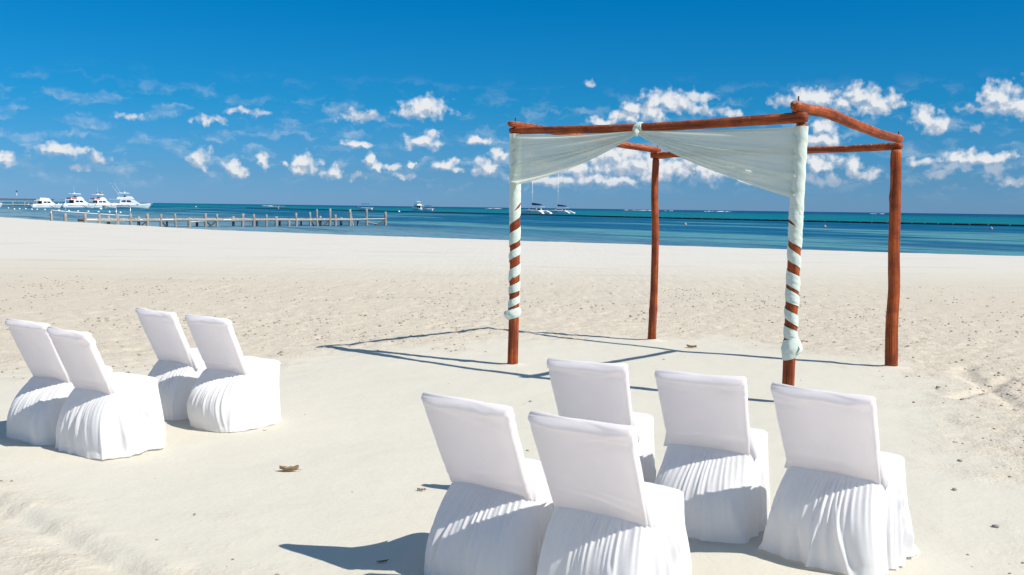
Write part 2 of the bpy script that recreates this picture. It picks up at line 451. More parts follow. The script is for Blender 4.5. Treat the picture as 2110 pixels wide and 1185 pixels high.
def sand_material():
    m, N = new_mat('coral_sand')
    pos = N.n('ShaderNodeNewGeometry').outputs['Position']
    loose = N.n('ShaderNodeAttribute', attribute_name='loose').outputs['Fac']
    big = N.noise(pos, 0.35, 4.0, 0.6)
    mid = N.noise(pos, 9.0, 4.0, 0.65)
    grain = N.noise(pos, 260.0, 2.0, 0.6)
    speck = N.noise(pos, 60.0, 3.0, 0.7)
    firm = N.mix(big, (0.605, 0.565, 0.462), (0.650, 0.608, 0.498))
    dry = N.mix(mid, (0.535, 0.462, 0.348), (0.645, 0.572, 0.455))
    py = N.n('ShaderNodeSeparateXYZ', {0: pos}).outputs[1]
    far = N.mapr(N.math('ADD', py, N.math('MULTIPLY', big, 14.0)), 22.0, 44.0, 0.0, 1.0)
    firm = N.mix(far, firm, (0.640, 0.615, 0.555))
    streak = N.noise(N.vmath('MULTIPLY', pos, (0.18, 0.9, 1.0)), 1.0, 4.0, 0.6)
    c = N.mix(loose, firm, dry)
    c = N.mix(N.math('MULTIPLY', N.mapr(streak, 0.52, 0.72, 0.0, 0.55), N.mapr(py, 12.0, 20.0, 0.0, 1.0)), c, (0.50, 0.455, 0.375))
    c = N.mix(N.mapr(grain, 0.3, 0.7, 0.0, 0.16, False), c, (0.36, 0.31, 0.24))
    dark = N.math('MULTIPLY', N.mapr(speck, 0.70, 0.78, 0.0, 0.6), N.math('MULTIPLY_ADD', loose, 0.8, 0.12))
    c = N.mix(dark, c, (0.22, 0.17, 0.12))
    h = N.math('ADD', N.math('MULTIPLY', grain, 0.0012),
               N.math('ADD', N.math('MULTIPLY', N.noise(pos, 34.0, 4.0, 0.6), N.math('MULTIPLY_ADD', loose, 0.012, 0.0022)),
                      N.math('MULTIPLY', N.noise(pos, 9.0, 3.0, 0.6), N.math('MULTIPLY_ADD', loose, 0.012, 0.004))))
    bp = N.n('ShaderNodeBump', {'Height': h, 'Strength': 1.0, 'Distance': 1.0})
    b = N.n('ShaderNodeBsdfPrincipled', {'Base Color': c, 'Roughness': 0.95, 'Specular IOR Level': 0.12, 'Normal': bp.outputs[0]})
    N.n('ShaderNodeOutputMaterial', {'Surface': b.outputs[0]})
    return m

M_SAND = sand_material()
beach = build_beach(M_SAND)

# loose clods of sand and shell lying on the trodden parts
def build_clods(mat):
    rng = np.random.RandomState(5)
    n = 36000
    yy = 3.6 + (rng.rand(n) ** 1.4) * 18.0
    xx = (rng.rand(n) - 0.5) * 2 * (yy * 0.56 + 0.6)
    keep = rng.rand(n) < sand_rough(xx, yy) * np.clip(0.22 + 2.6 * fbm(xx * 0.9, yy * 0.9, 3, 61), 0.04, 1.0) + 0.006
    xx, yy = xx[keep], yy[keep]
    zz = sand_height(xx, yy)
    k = len(xx)
    c5, s5 = np.cos(np.arange(5) * 1.2566), np.sin(np.arange(5) * 1.2566)
    base = np.concatenate([np.stack([c5, s5, 0 * c5], 1), np.stack([0.75 * c5 - 0.1, 0.75 * s5 + 0.1, 0 * c5 + 0.5], 1), [(0.0, 0.05, 0.72)]])
    tri = np.array([(i, (i + 1) % 5, 5 + (i + 1) % 5) for i in range(5)] + [(i, 5 + (i + 1) % 5, 5 + i) for i in range(5)] + [(5 + i, 5 + (i + 1) % 5, 10) for i in range(5)])
    s = ((0.0035 + 0.014 * rng.rand(k) ** 3.5) * np.clip(0.45 + yy / 14.0, 0.5, 1.3))[:, None, None]
    vs = base[None] * s * (0.7 + 0.6 * rng.rand(k, 11, 1)) * (0.8 + 0.5 * rng.rand(k, 1, 3))
    vs[:, :, 2] -= 0.002
    vs = vs + np.stack([xx, yy, zz], 1)[:, None, :]
    fs = tri[None] + (np.arange(k) * 11)[:, None, None]
    o = mesh_obj('sand_clods', vs.reshape(-1, 3), fs.reshape(-1, 3).tolist(), mat, None, True)
    return tag(o, 'small clods of sand and shell scattered over the trodden beach', 'sand clods', kind='stuff')
build_clods(simple('sand_clod', (0.30, 0.245, 0.18), 0.95, 0.1, 0.75, 14.0))  # darker than the sand: speck shadows and weed bits put into the colour

# ------------------------------------------------------------------ the sea
def sea_material():
    m, N = new_mat('sea_water')
    pos = N.n('ShaderNodeNewGeometry').outputs['Position']
    off = N.vmath('DOT_PRODUCT', pos, (0.834, 0.552, 0))            # metres seaward
    along = N.vmath('DOT_PRODUCT', pos, (0.552, -0.834, 0))
    q = N.n('ShaderNodeCombineXYZ', {0: N.math('MULTIPLY', along, 0.010), 1: N.math('MULTIPLY', off, 0.055)}).outputs[0]
    n1 = N.noise(q, 1.0, 4.0, 0.55, '2D')
    q2 = N.n('ShaderNodeCombineXYZ', {0: N.math('MULTIPLY', along, 0.004), 1: N.math('MULTIPLY', off, 0.012)}).outputs[0]
    n2 = N.noise(q2, 1.0, 3.0, 0.5, '2D')
    d = N.math('ADD', off, N.math('MULTIPLY_ADD', n1, 26.0, -13.0))
    dfar = N.math('ADD', d, N.math('MULTIPLY', N.math('MULTIPLY_ADD', n2, 1.0, -0.5), N.mapr(off, 150.0, 900.0, 0.0, 500.0)))
    c = N.ramp(N.math('DIVIDE', dfar, 1200.0, clamp=True),
               [(0.020, (0.200, 0.310, 0.350)), (0.040, (0.070, 0.180, 0.250)), (0.062, (0.008, 0.100, 0.190)), (0.125, (0.000, 0.080, 0.170)),
                (0.140, (0.000, 0.085, 0.170)), (0.165, (0.000, 0.160, 0.180)), (0.40, (0.000, 0.135, 0.180)), (0.70, (0.000, 0.065, 0.145)), (1.0, (0.000, 0.045, 0.120))])
    # pale bars of sand under shallow water
    bars = N.math('MULTIPLY', N.mapr(n1, 0.52, 0.62, 0.0, 0.85), N.math('MULTIPLY', N.mapr(off, 42.0, 55.0, 0.0, 1.0), N.mapr(off, 130.0, 165.0, 1.0, 0.0)))
    c = N.mix(bars, c, (0.110, 0.290, 0.310))
    q3 = N.n('ShaderNodeCombineXYZ', {0: N.math('MULTIPLY', along, 0.035), 1: N.math('MULTIPLY', off, 0.16)}).outputs[0]
    n3 = N.noise(q3, 1.0, 4.0, 0.6, '2D')
    c = N.mix(N.mapr(n3, 0.54, 0.68, 0.0, 0.45), c, (0.045, 0.230, 0.300))
    c = N.mix(N.mapr(n3, 0.46, 0.34, 0.0, 0.55), c, (0.0, 0.055, 0.135))
    # wind ripples
    wq = N.n('ShaderNodeCombineXYZ', {0: N.math('MULTIPLY', along, 0.22), 1: N.math('MULTIPLY', off, 0.8)}).outputs[0]
    w1 = N.noise(wq, 1.0, 5.0, 0.65, '2D')
    c = N.mix(N.mapr(w1, 0.35, 0.7, 0.0, 0.30), c, N.mix(0.5, c, (0.03, 0.20, 0.31)))
    c = N.mix(N.mapr(w1, 0.55, 0.30, 0.0, 0.40), c, (0.0, 0.045, 0.12))
    w2 = N.noise(pos, 1.4, 4.0, 0.6)
    hgt = N.math('ADD', N.math('MULTIPLY', w1, 0.35), N.math('MULTIPLY', w2, 0.12))
    bp = N.n('ShaderNodeBump', {'Height': hgt, 'Strength': 0.8, 'Distance': 1.0})
    df = N.n('ShaderNodeBsdfDiffuse', {'Color': c, 'Normal': bp.outputs[0]})
    gl = N.n('ShaderNodeBsdfGlossy', {'Color': (1, 1, 1, 1), 'Roughness': 0.18, 'Normal': bp.outputs[0]})
    fr = N.n('ShaderNodeFresnel', {'IOR': 1.33, 'Normal': bp.outputs[0]})
    b = N.n('ShaderNodeMixShader', {0: N.math('MULTIPLY', fr.outputs[0], 0.09), 1: df.outputs[0], 2: gl.outputs[0]})   # glare cut as by a polariser
    N.n('ShaderNodeOutputMaterial', {'Surface': b.outputs[0]})
    return m

sea = mesh_obj('sea', [(-30000, -4000, SEA_Z), (30000, -4000, SEA_Z), (30000, 45000, SEA_Z), (-30000, 45000, SEA_Z)], [(0, 1, 2, 3)], sea_material(), None, False)
tag(sea, 'clear turquoise and blue sea with pale sand bars', None, kind='structure')

# ------------------------------------------------------------------ gazebo of painted logs
def painted_log(name, fade):
    """red-brown paint over wood; fade = how far the paint has weathered on the upper side"""
    m, N = new_mat(name)
    tcn = N.n('ShaderNodeTexCoord')
    oc = tcn.outputs['Object']
    uv = N.n('ShaderNodeAttribute', attribute_name='along').outputs['Vector']
    grain = N.noise(N.vmath('MULTIPLY', uv, (1.6, 55.0, 55.0)), 1.0, 4.0, 0.6)
    blot = N.noise(oc, 7.0, 4.0, 0.6)
    c = N.mix(N.mapr(blot, 0.3, 0.7, 0.0, 1.0), (0.20, 0.038, 0.009), (0.42, 0.090, 0.018))
    c = N.mix(N.mapr(grain, 0.44, 0.64, 0.0, 0.85), c, (0.115, 0.024, 0.009))
    nz = N.n('ShaderNodeSeparateXYZ', {0: N.n('ShaderNodeNewGeometry').outputs['Normal']}).outputs[2]
    worn = N.noise(oc, 22.0, 4.0, 0.7)
    top = N.mapr(nz, 0.0, 0.8, 0.0, 1.0)
    pale = N.math('MULTIPLY', N.mapr(worn, 0.50, 0.60, 0.0, 0.55 * fade), top)
    c = N.mix(pale, c, (0.52, 0.30, 0.20))
    patch = N.math('MULTIPLY', N.mapr(N.noise(oc, 40.0, 3.0, 0.6), 0.60, 0.66, 0.0, 0.75 * fade), top)
    c = N.mix(patch, c, (0.60, 0.50, 0.36))
    crack = N.math('MULTIPLY', N.mapr(N.noise(N.vmath('MULTIPLY', uv, (2.2, 22.0, 22.0)), 1.0, 3.0, 0.6), 0.66, 0.70, 0.0, 0.8), 0.35 + 0.6 * fade)
    c = N.mix(crack, c, (0.09, 0.035, 0.02))
    h = N.math('ADD', N.math('MULTIPLY', grain, 0.004), N.math('MULTIPLY', N.noise(oc, 30.0, 4.0, 0.6), 0.004))
    bp = N.n('ShaderNodeBump', {'Height': h, 'Strength': 0.8, 'Distance': 1.0})
    b = N.n('ShaderNodeBsdfPrincipled', {'Base Color': c, 'Roughness': 0.62, 'Specular IOR Level': 0.25, 'Normal': bp.outputs[0]})
    N.n('ShaderNodeOutputMaterial', {'Surface': b.outputs[0]})
    return m

M_LOG = painted_log('painted_log', 0.35)
M_BEAM = painted_log('weathered_painted_log', 1.0)
M_IRON = simple('rusted_iron', (0.05, 0.035, 0.03), 0.7, 0.4)

def resample(pts, step):
    """Catmull-Rom through pts, a ring every step metres"""
    P_ = [np.array(p, float) for p in pts]
    P_ = [2 * P_[0] - P_[1]] + P_ + [2 * P_[-1] - P_[-2]]
    out = []
    for i in range(1, len(P_) - 2):
        a, b, c, d = P_[i - 1:i + 3]
        n = max(2, int(np.linalg.norm(c[:3] - b[:3]) / step))
        for k in range(n):
            t = k / n
            out.append(0.5 * (2 * b + (c - a) * t + (2 * a - 5 * b + 4 * c - d) * t * t + (3 * b - a - 3 * c + d) * t ** 3))
    out.append(P_[-2])
    return out

def log(name, pts, mat, parent, seed, n=20, knots=5, wob=0.05):
    """pts: (x, y, z, radius); a crooked log with knots, rounded ends and a coordinate along the grain"""
    rnd = random.Random(seed)
    ring_pts = resample(pts, 0.035)
    m = len(ring_pts)
    tot = [0.0]
    for a, b in zip(ring_pts[:-1], ring_pts[1:]):
        tot.append(tot[-1] + float(np.linalg.norm(b[:3] - a[:3])))
    kn = [(rnd.uniform(0, tot[-1]), rnd.uniform(0, 6.28), rnd.uniform(0.05, 0.16), rnd.uniform(0.03, 0.06)) for _ in range(knots)]
    lob = [(rnd.uniform(0, 6.28), rnd.uniform(0.6, 2.2)) for _ in range(3)]
    vs, fs, al = [], [], []
    for j, p in enumerate(ring_pts):
        q0, q1 = ring_pts[max(j - 1, 0)][:3], ring_pts[min(j + 1, m - 1)][:3]
        t = Vector(q1 - q0).normalized()
        a = t.cross(Vector((0, 0, 1)) if abs(t.z) < 0.9 else Vector((1, 0, 0))).normalized()
        b = a.cross(t).normalized()
        e = min(tot[j], tot[-1] - tot[j])
        endk = min(1.0, 0.86 + e * 4)
        for k in range(n):
            an = 2 * math.pi * k / n
            r = p[3] * endk
            r *= 1 + wob * 0.5 * math.sin(an * 2 + lob[0][0] + tot[j] * lob[0][1]) + wob * 0.6 * math.sin(an * 3 + lob[1][0] - tot[j] * lob[1][1])
            r *= 1 + wob * (fbm(np.array([an * 1.2 + 5.0]), np.array([tot[j] * 7.0]), 3, seed)[0])
            for (kz, ka, kh, kw) in kn:
                da = (an - ka + math.pi) % (2 * math.pi) - math.pi
                r += p[3] * kh * math.exp(-((tot[j] - kz) / kw) ** 2 - (da / 0.5) ** 2)
            q = Vector(p[:3]) + a * math.cos(an) * r + b * math.sin(an) * r
            vs.append(q)
            al.append((tot[j], math.cos(an) * p[3], math.sin(an) * p[3]))
    for j in range(m - 1):
        for k in range(n):
            i0, i1 = j * n + k, j * n + (k + 1) % n
            fs.append((i0, i0 + n, i1 + n, i1))
    for end, ring in ((0, 0), (1, m - 1)):
        c = len(vs)
        d = Vector(ring_pts[ring][:3] - ring_pts[ring + (1 if end == 0 else -1)][:3]).normalized()
        vs.append(Vector(ring_pts[ring][:3]) + d * 0.006)
        al.append((tot[ring], 0, 0))
        for k in range(n):
            i0, i1 = ring * n + k, ring * n + (k + 1) % n
            fs.append((c, i0, i1) if end == 0 else (c, i1, i0))
    o = mesh_obj(name, vs, fs, mat, parent)
    at = o.data.attributes.new('along', 'FLOAT_VECTOR', 'POINT')
    at.data.foreach_set('vector', [float(x) for t in al for x in t])
    return o

gaz = empty('wedding_gazebo', (1.9, 10.1, 0))
tag(gaz, 'four-post gazebo of crooked red-brown painted logs standing on the sand', 'gazebo')
GP = Vector(gaz.location)
def loc(pts):
    return [(p[0] - GP.x, p[1] - GP.y, p[2] - GP.z, *p[3:]) for p in pts]

POST_PATH = {
    'FL': [(0.013, 10.067, -0.30, .056), (0.015, 10.067, 0.0, .055), (0.024, 10.069, 0.75, .052), (0.022, 10.067, 1.5, .050), (0.012, 10.067, 2.338, .048)],
    'FR': [(2.311, 8.203, -0.30, .052), (2.312, 8.203, 0.1, .051), (2.319, 8.203, 0.94, .050), (2.327, 8.203, 1.62, .050), (2.343, 8.200, 2.318, .047)],
    'R': [(3.950, 10.237, -0.30, .064), (3.945, 10.237, 0.0, .063), (3.931, 10.237, 0.45, .061), (3.938, 10.237, 0.80, .058), (3.920, 10.237, 1.2, .058), (3.911, 10.237, 1.8, .056), (3.899, 10.237, 2.240, .054)],
    'B': [(1.722, 12.142, -0.30, .053), (1.726, 12.142, 0.0, .052), (1.738, 12.142, 0.6, .047), (1.737, 12.142, 1.3, .045), (1.716, 12.142, 1.78, .043), (1.720, 12.142, 2.218, .041)],
}
for i, k in enumerate(('FL', 'FR', 'R', 'B')):
    log('post', loc(POST_PATH[k]), M_LOG, gaz, 11 + i, knots=7 if k in 'RB' else 4, wob=0.06)
front_beam = log('beam', loc([(-0.036, 10.108, 2.371, .032), (0.335, 9.807, 2.360, .036), (1.07, 9.211, 2.340, .041), (1.648, 8.742, 2.346, .042), (2.035, 8.428, 2.354, .043), (2.37, 8.156, 2.362, .045)]), M_LOG, gaz, 21)
log('beam', loc([(-0.045, 9.995, 2.432, .032), (0.253, 10.355, 2.416, .036), (0.75, 10.955, 2.375, .038), (1.234, 11.545, 2.340, .038), (1.499, 11.866, 2.330, .037), (1.765, 12.19, 2.318, .036)]), M_BEAM, gaz, 22, wob=0.10)
log('beam', loc([(2.262, 8.140, 2.452, .044), (2.423, 8.341, 2.446, .043), (2.689, 8.672, 2.452, .045), (2.926, 8.967, 2.425, .044), (3.259, 9.383, 2.386, .042), (3.581, 9.783, 2.354, .041), (3.925, 10.212, 2.345, .040)]), M_BEAM, gaz, 23, knots=9, wob=0.10)
log('beam', loc([(1.675, 12.186, 2.258, .040), (1.80, 12.08, 2.250, .040), (1.915, 11.98, 2.258, .036), (2.458, 11.514, 2.258, .038), (3.191, 10.885, 2.269, .039), (3.53, 10.594, 2.267, .038), (3.952, 10.231, 2.280, .041)]), M_BEAM, gaz, 24, knots=10, wob=0.12)
for (x, y, z) in ((2.312, 8.203, 2.50), (0.012, 10.067, 2.462), (3.89, 10.17, 2.385), (1.74, 12.16, 2.355)):
    b = MB().tube([(x - GP.x, y - GP.y, z - 0.03), (x - GP.x, y - GP.y, z + 0.035)], 0.006, 8)
    b.build('bolt', M_IRON, gaz)
rf = MB().tube([(2.312 - GP.x + 0.048 * math.cos(a), 8.203 - GP.y + 0.048 * math.sin(a), 2.410 + 0.002 * math.sin(3 * a)) for a in np.linspace(0, 2 * math.pi, 24)], 0.004, 6)
rf.build('wire_binding', M_IRON, gaz)

# ------------------------------------------------------------------ mint fabric swags and post wraps
def cloth_mat(name, col, trans, clear, bump):
    m, N = new_mat(name)
    oc = N.n('ShaderNodeTexCoord').outputs['Object']
    f = N.noise(oc, 5.0, 4.0, 0.6)
    c = N.mix(f, tuple(k * 0.94 for k in col), tuple(min(1, k * 1.04) for k in col))
    h = N.math('ADD', N.math('MULTIPLY', N.noise(oc, 14.0, 4.0, 0.55), 0.010), N.math('MULTIPLY', N.noise(oc, 700.0, 2.0, 0.5), 0.0003))
    bp = N.n('ShaderNodeBump', {'Height': h, 'Strength': bump, 'Distance': 1.0})
    d = N.n('ShaderNodeBsdfDiffuse', {'Color': c, 'Roughness': 0.4, 'Normal': bp.outputs[0]})
    t = N.n('ShaderNodeBsdfTranslucent', {'Color': c, 'Normal': bp.outputs[0]})
    s = N.n('ShaderNodeMixShader', {0: trans, 1: d.outputs[0], 2: t.outputs[0]}).outputs[0]
    if clear:
        x = N.n('ShaderNodeBsdfTransparent', {'Color': (1, 1, 1, 1)})
        s = N.n('ShaderNodeMixShader', {0: clear, 1: s, 2: x.outputs[0]}).outputs[0]
    N.n('ShaderNodeOutputMaterial', {'Surface': s})
    return m
M_MINT = cloth_mat('mint_voile', (0.77, 0.83, 0.735), 0.50, 0.07, 0.45)
M_MINT_W = cloth_mat('mint_wrap', (0.74, 0.815, 0.72), 0.12, 0.0, 0.9)
M_STRING = simple('pale_string', (0.62, 0.58, 0.46), 0.9, 0.1)

def post_at(key, z):
    pts = POST_PATH[key]
    for a, b in zip(pts[:-1], pts[1:]):
        if a[2] <= z <= b[2]:
            t = (z - a[2]) / (b[2] - a[2])
            return np.array([a[i] + (b[i] - a[i]) * t for i in range(4)])
    return np.array(pts[-1])

BEAM_DIR = np.array([2.297, -1.864, 0.0]) / 2.958
BEAM_OUT = np.array([-BEAM_DIR[1], BEAM_DIR[0], 0.0]) * -1.0      # towards the chairs
def swag(parent, org, p_post, z_top, z_bot, p_knot, seed, key):
    """cloth fanned from a post to the tie on the beam, pleats running to the knot"""
    rnd = random.Random(seed)
    NS, NTT = 70, 64
    ph = [rnd.uniform(0, 6.28) for _ in range(5)]
    vs, fs = [], []
    for i in range(NS + 1):
        s = i / NS                                               # 0 at the post, 1 at the knot
        for j in range(NTT + 1):
            t = j / NTT                                          # 0 top, 1 bottom
            zt = z_top + (p_knot[2] + 0.012 - z_top) * s - 0.012 * math.sin(math.pi * s)
            hang = (z_top - z_bot) * (1 - s) ** 0.92 * (1 + 0.20 * s) + 0.030 * s
            base = np.array(p_post[:3]) * (1 - s) + np.array(p_knot) * s
            z = zt - hang * t
            amp = 0.017 * (0.35 + 0.65 * math.sin(math.pi * min(1, s * 0.95 + 0.10))) * (1 - 0.55 * s ** 3)
            pl = (math.sin(6.28 * 4.2 * t + ph[0] + 1.2 * s) + 0.8 * math.sin(6.28 * 7.3 * t + ph[1] - 0.8 * s) * (0.4 + t)
                  + 0.6 * math.sin(6.28 * 12.5 * t + ph[2]) * s + 0.35 * math.sin(6.28 * 19 * t + ph[3]) * s)
            out = amp * pl + 0.03 * math.sin(math.pi * s) * math.sin(math.pi * t)
            z += 0.010 * math.sin(6.28 * 2.1 * t + ph[4]) * math.sin(math.pi * s)
            q = base + BEAM_OUT * (out + 0.052 * (1 - s) + 0.045 * s)
            vs.append((q[0] - org.x, q[1] - org.y, z - org.z))
    for i in range(NS):
        for j in range(NTT):
            a = i * (NTT + 1) + j
            fs.append((a, a + 1, a + NTT + 2, a + NTT + 1))
    return mesh_obj('swag', vs, fs, M_MINT, parent)

def wrap_sleeve(parent, org, key, z1, z0, seed, tilt):
    """cloth wound tight over the upper post"""
    vs, fs = [], []
    n, m = 40, 90
    rnd = random.Random(seed)
    for j in range(m + 1):
        t = j / m
        for k in range(n):
            an = 2 * math.pi * k / n
            z = z1 + (z0 - z1) * t - tilt * math.cos(an) * 0.075 * t
            p = post_at(key, z)
            wr = fbm(np.array([an * 0.9 + 3]), np.array([z * 14 + tilt * an * 0.9]), 3, seed)[0]
            fold = 0.5 * math.sin(z * 46 + tilt * an * 1.4 + 3 * wr)
            r = p[3] + 0.008 + 0.008 * wr + 0.0032 * fold
            vs.append((p[0] + r * math.cos(an) - org.x, p[1] + r * math.sin(an) - org.y, z - org.z))
    for j in range(m):
        for k in range(n):
            a, b = j * n + k, j * n + (k + 1) % n
            fs.append((a, a + n, b + n, b))
    return mesh_obj('post_sleeve', vs, fs, M_MINT_W, parent)

def wrap_spiral(parent, org, key, z1, z0, pitch, width, seed, hand, phase):
    """the same cloth wound on down the post in an open spiral"""
    turns = (z1 - z0) / pitch
    n, m = int(turns * 48), 10
    vs, fs = [], []
    for i in range(n + 1):
        t = i / n
        an = phase + hand * 2 * math.pi * turns * t
        zc = z1 + (z0 - z1) * (t + 0.22 * t * (1 - t)) + 0.012 * math.sin(an * 0.37 + seed) 
        w = width * (1 + 0.18 * math.sin(t * 17 + seed)) * (1.55 - 0.6 * t)
        for j in range(m + 1):
            s = j / m - 0.5
            z = zc + s * w
            p = post_at(key, z)
            wr = fbm(np.array([an * 1.1]), np.array([s * 6.0]), 3, seed)[0]
            r = p[3] + 0.005 + 0.0045 * (1 - (2 * s) ** 2) * (0.7 + 2.0 * wr) + 0.0022 * math.sin(s * 34 + an * 0.8 + 4 * wr)
            vs.append((p[0] + r * math.cos(an) - org.x, p[1] + r * math.sin(an) - org.y, z - org.z))
    for i in range(n):
        for j in range(m):
            a = i * (m + 1) + j
            fs.append((a, a + 1, a + m + 2, a + m + 1))
    return mesh_obj('spiral_wrap', vs, fs, M_MINT_W, parent)

def wrap_knot(parent, org, key, z, h, seed, tail):
    vs, fs = [], []
    n, m = 36, 18
    for j in range(m + 1):
        t = j / m
        for k in range(n):
            an = 2 * math.pi * k / n
            zz = z + (0.5 - t) * h + 0.018 * math.sin(an + seed)
            p = post_at(key, zz)
            wr = fbm(np.array([an * 1.6]), np.array([zz * 30.0]), 3, seed)[0]
            bul = math.sin(math.pi * t)
            lump = 0.022 * math.exp(-((an - tail + math.pi) % (2 * math.pi) - math.pi) ** 2 / 0.35) * bul
            r = p[3] + 0.006 + 0.013 * bul + 0.020 * wr * bul + lump
            vs.append((p[0] + r * math.cos(an) - org.x, p[1] + r * math.sin(an) - org.y, zz - org.z))
    for j in range(m):
        for k in range(n):
            a, b = j * n + k, j * n + (k + 1) % n
            fs.append((a, a + n, b + n, b))
    o = mesh_obj('knot', vs, fs, M_MINT_W, parent)
    # the tucked-in tail of the cloth
    p = post_at(key, z)
    tv, tf = [], []
    for i in range(7):
        for j in range(5):
            r = p[3] + 0.026 + 0.022 * math.sin(i * 0.55) + 0.006 * math.sin(j * 2.1 + i)
            an = tail + (j - 2) * 0.20 * (1 + i * 0.07)
            tv.append((p[0] + r * math.cos(an) - org.x, p[1] + r * math.sin(an) - org.y, z + 0.03 - i * 0.013 + 0.006 * math.sin(j * 3.3) - org.z))
    for i in range(6):
        for j in range(4):
            a = i * 5 + j
            tf.append((a, a + 1, a + 6, a + 5))
    mesh_obj('cloth_tail', tv, tf, M_MINT_W, parent)
    return o

KNOT = np.array([1.143, 9.151, 2.300])
dl = empty('draped_cloth', (0.015, 10.067, 0))
tag(dl, 'pale mint cloth swag on the gazebo post far from the white chair rows, wound down its post', 'drape', 'mint drapes tied to the gazebo')
dl['label'] = 'shorter-looking mint cloth swag whose post foot stands clear of the chairs'
o_l = Vector(dl.location)
swag(dl, o_l, (0.012, 10.067, 0), 2.335, 1.815, KNOT, 5, 'FL')
wrap_sleeve(dl, o_l, 'FL', 2.338, 1.58, 6, -1.0)
wrap_spiral(dl, o_l, 'FL', 1.72, 0.56, 0.178, 0.080, 3, -1.0, -1.9)
wrap_knot(dl, o_l, 'FL', 0.53, 0.10, 8, 3.6)
dr = empty('draped_cloth', (2.312, 8.203, 0))
tag(dr, 'long pleated mint cloth swag wound down the gazebo post right behind a chair back', 'drape', 'mint drapes tied to the gazebo')
o_r = Vector(dr.location)
swag(dr, o_r, (2.338, 8.203, 0), 2.285, 1.70, KNOT, 9, 'FR')
wrap_sleeve(dr, o_r, 'FR', 2.292, 1.46, 12, 1.0)
wrap_spiral(dr, o_r, 'FR', 1.58, 0.56, 0.165, 0.086, 5, 1.0, -1.3)
wrap_knot(dr, o_r, 'FR', 0.47, 0.17, 14, -0.5)
# band of cloth tied over the beam where both swags meet
def beam_band(name, parent, org, c, r, w, mat, seed, thick=0.006):
    vs, fs = [], []
    n, m = 28, 8
    up = np.array([0, 0, 1.0])
    for j in range(m + 1):
        s = j / m - 0.5
        for k in range(n):
            an = 2 * math.pi * k / n
            rr = r + thick * (1 - (2 * s) ** 2) + 0.003 * math.sin(3 * an + seed) + 0.004 * math.sin(s * 20 + an)
            q = np.array(c) + BEAM_DIR * (s * w * (1 - 0.25 * math.sin(an)) + 0.02 * math.cos(an) * 0) + (BEAM_OUT * math.cos(an) + up * math.sin(an)) * rr
            vs.append((q[0] - org.x, q[1] - org.y, q[2] - org.z))
    for j in range(m):
        for k in range(n):
            a, b = j * n + k, j * n + (k + 1) % n
            fs.append((a, a + n, b + n, b))
    return mesh_obj(name, vs, fs, mat, parent)
beam_band('beam_tie', dl, o_l, (1.143, 9.151, 2.341), 0.044, 0.085, M_MINT_W, 2)
kv = MB()
kc = KNOT + BEAM_OUT * 0.05 - np.array([0, 0, 0.005])
rings = []
for i in range(9):
    t = i / 8
    rr = 0.008 + 0.016 * math.sin(math.pi * t)
    c = kc + np.array([0, 0, 0.035 - 0.07 * t])
    rings.append([tuple(c + (BEAM_DIR * math.cos(a) + BEAM_OUT * math.sin(a)) * rr * (1 + 0.2 * math.sin(3 * a + 5 * t)) - np.array(o_l)) for a in np.linspace(0, 2 * math.pi, 14, endpoint=False)])
kv.rings(rings).build('knot', M_MINT_W, dl, True)
# string tied round the beam beside the cloth
st = MB()
for off, rr in ((0.0, 0.045), (0.012, 0.046)):
    st.tube([tuple(np.array((1.511, 8.853, 2.343)) + BEAM_DIR * (off + 0.006 * math.sin(a)) + (BEAM_OUT * math.cos(a) + np.array([0, 0, 1]) * math.sin(a)) * rr) for a in np.linspace(0, 2 * math.pi, 26)], 0.0028, 6)
st.tube([tuple(np.array((1.511, 8.853, 2.343)) + BEAM_OUT * (0.047 + 0.004 * math.sin(q * 9)) + np.array([0, 0, 0.02 - 0.10 * q]) + BEAM_DIR * 0.012 * math.sin(q * 7)) for q in np.linspace(0, 1, 10)], 0.0022, 6)
st.build('beam_string', M_STRING, gaz, True)

# ------------------------------------------------------------------ covered chairs
M_COTTON = cloth_mat('white_cotton', (0.90, 0.882, 0.868), 0.34, 0.0, 0.30)
M_COTTON_B = cloth_mat('white_cotton_back', (0.95, 0.905, 0.885), 0.50, 0.0, 0.22)  # lighter, warmer copy: light bounced off the sand put into the back's colour

def superell(an, hx, hy, p):
    c, s = np.cos(an), np.sin(an)
    r = (np.abs(c / hx) ** p + np.abs(s / hy) ** p) ** (-1.0 / p)
    return r * c, r * s

def grid_faces(rows, n, close=True, start=0):
    i = np.arange(n if close else n - 1)
    out = []
    for j in range(rows - 1):
        a = start + j * n + i
        b = start + j * n + (i + 1) % n
        out.append(np.stack([a, b, b + n, a + n], 1))
    return np.concatenate(out).tolist()

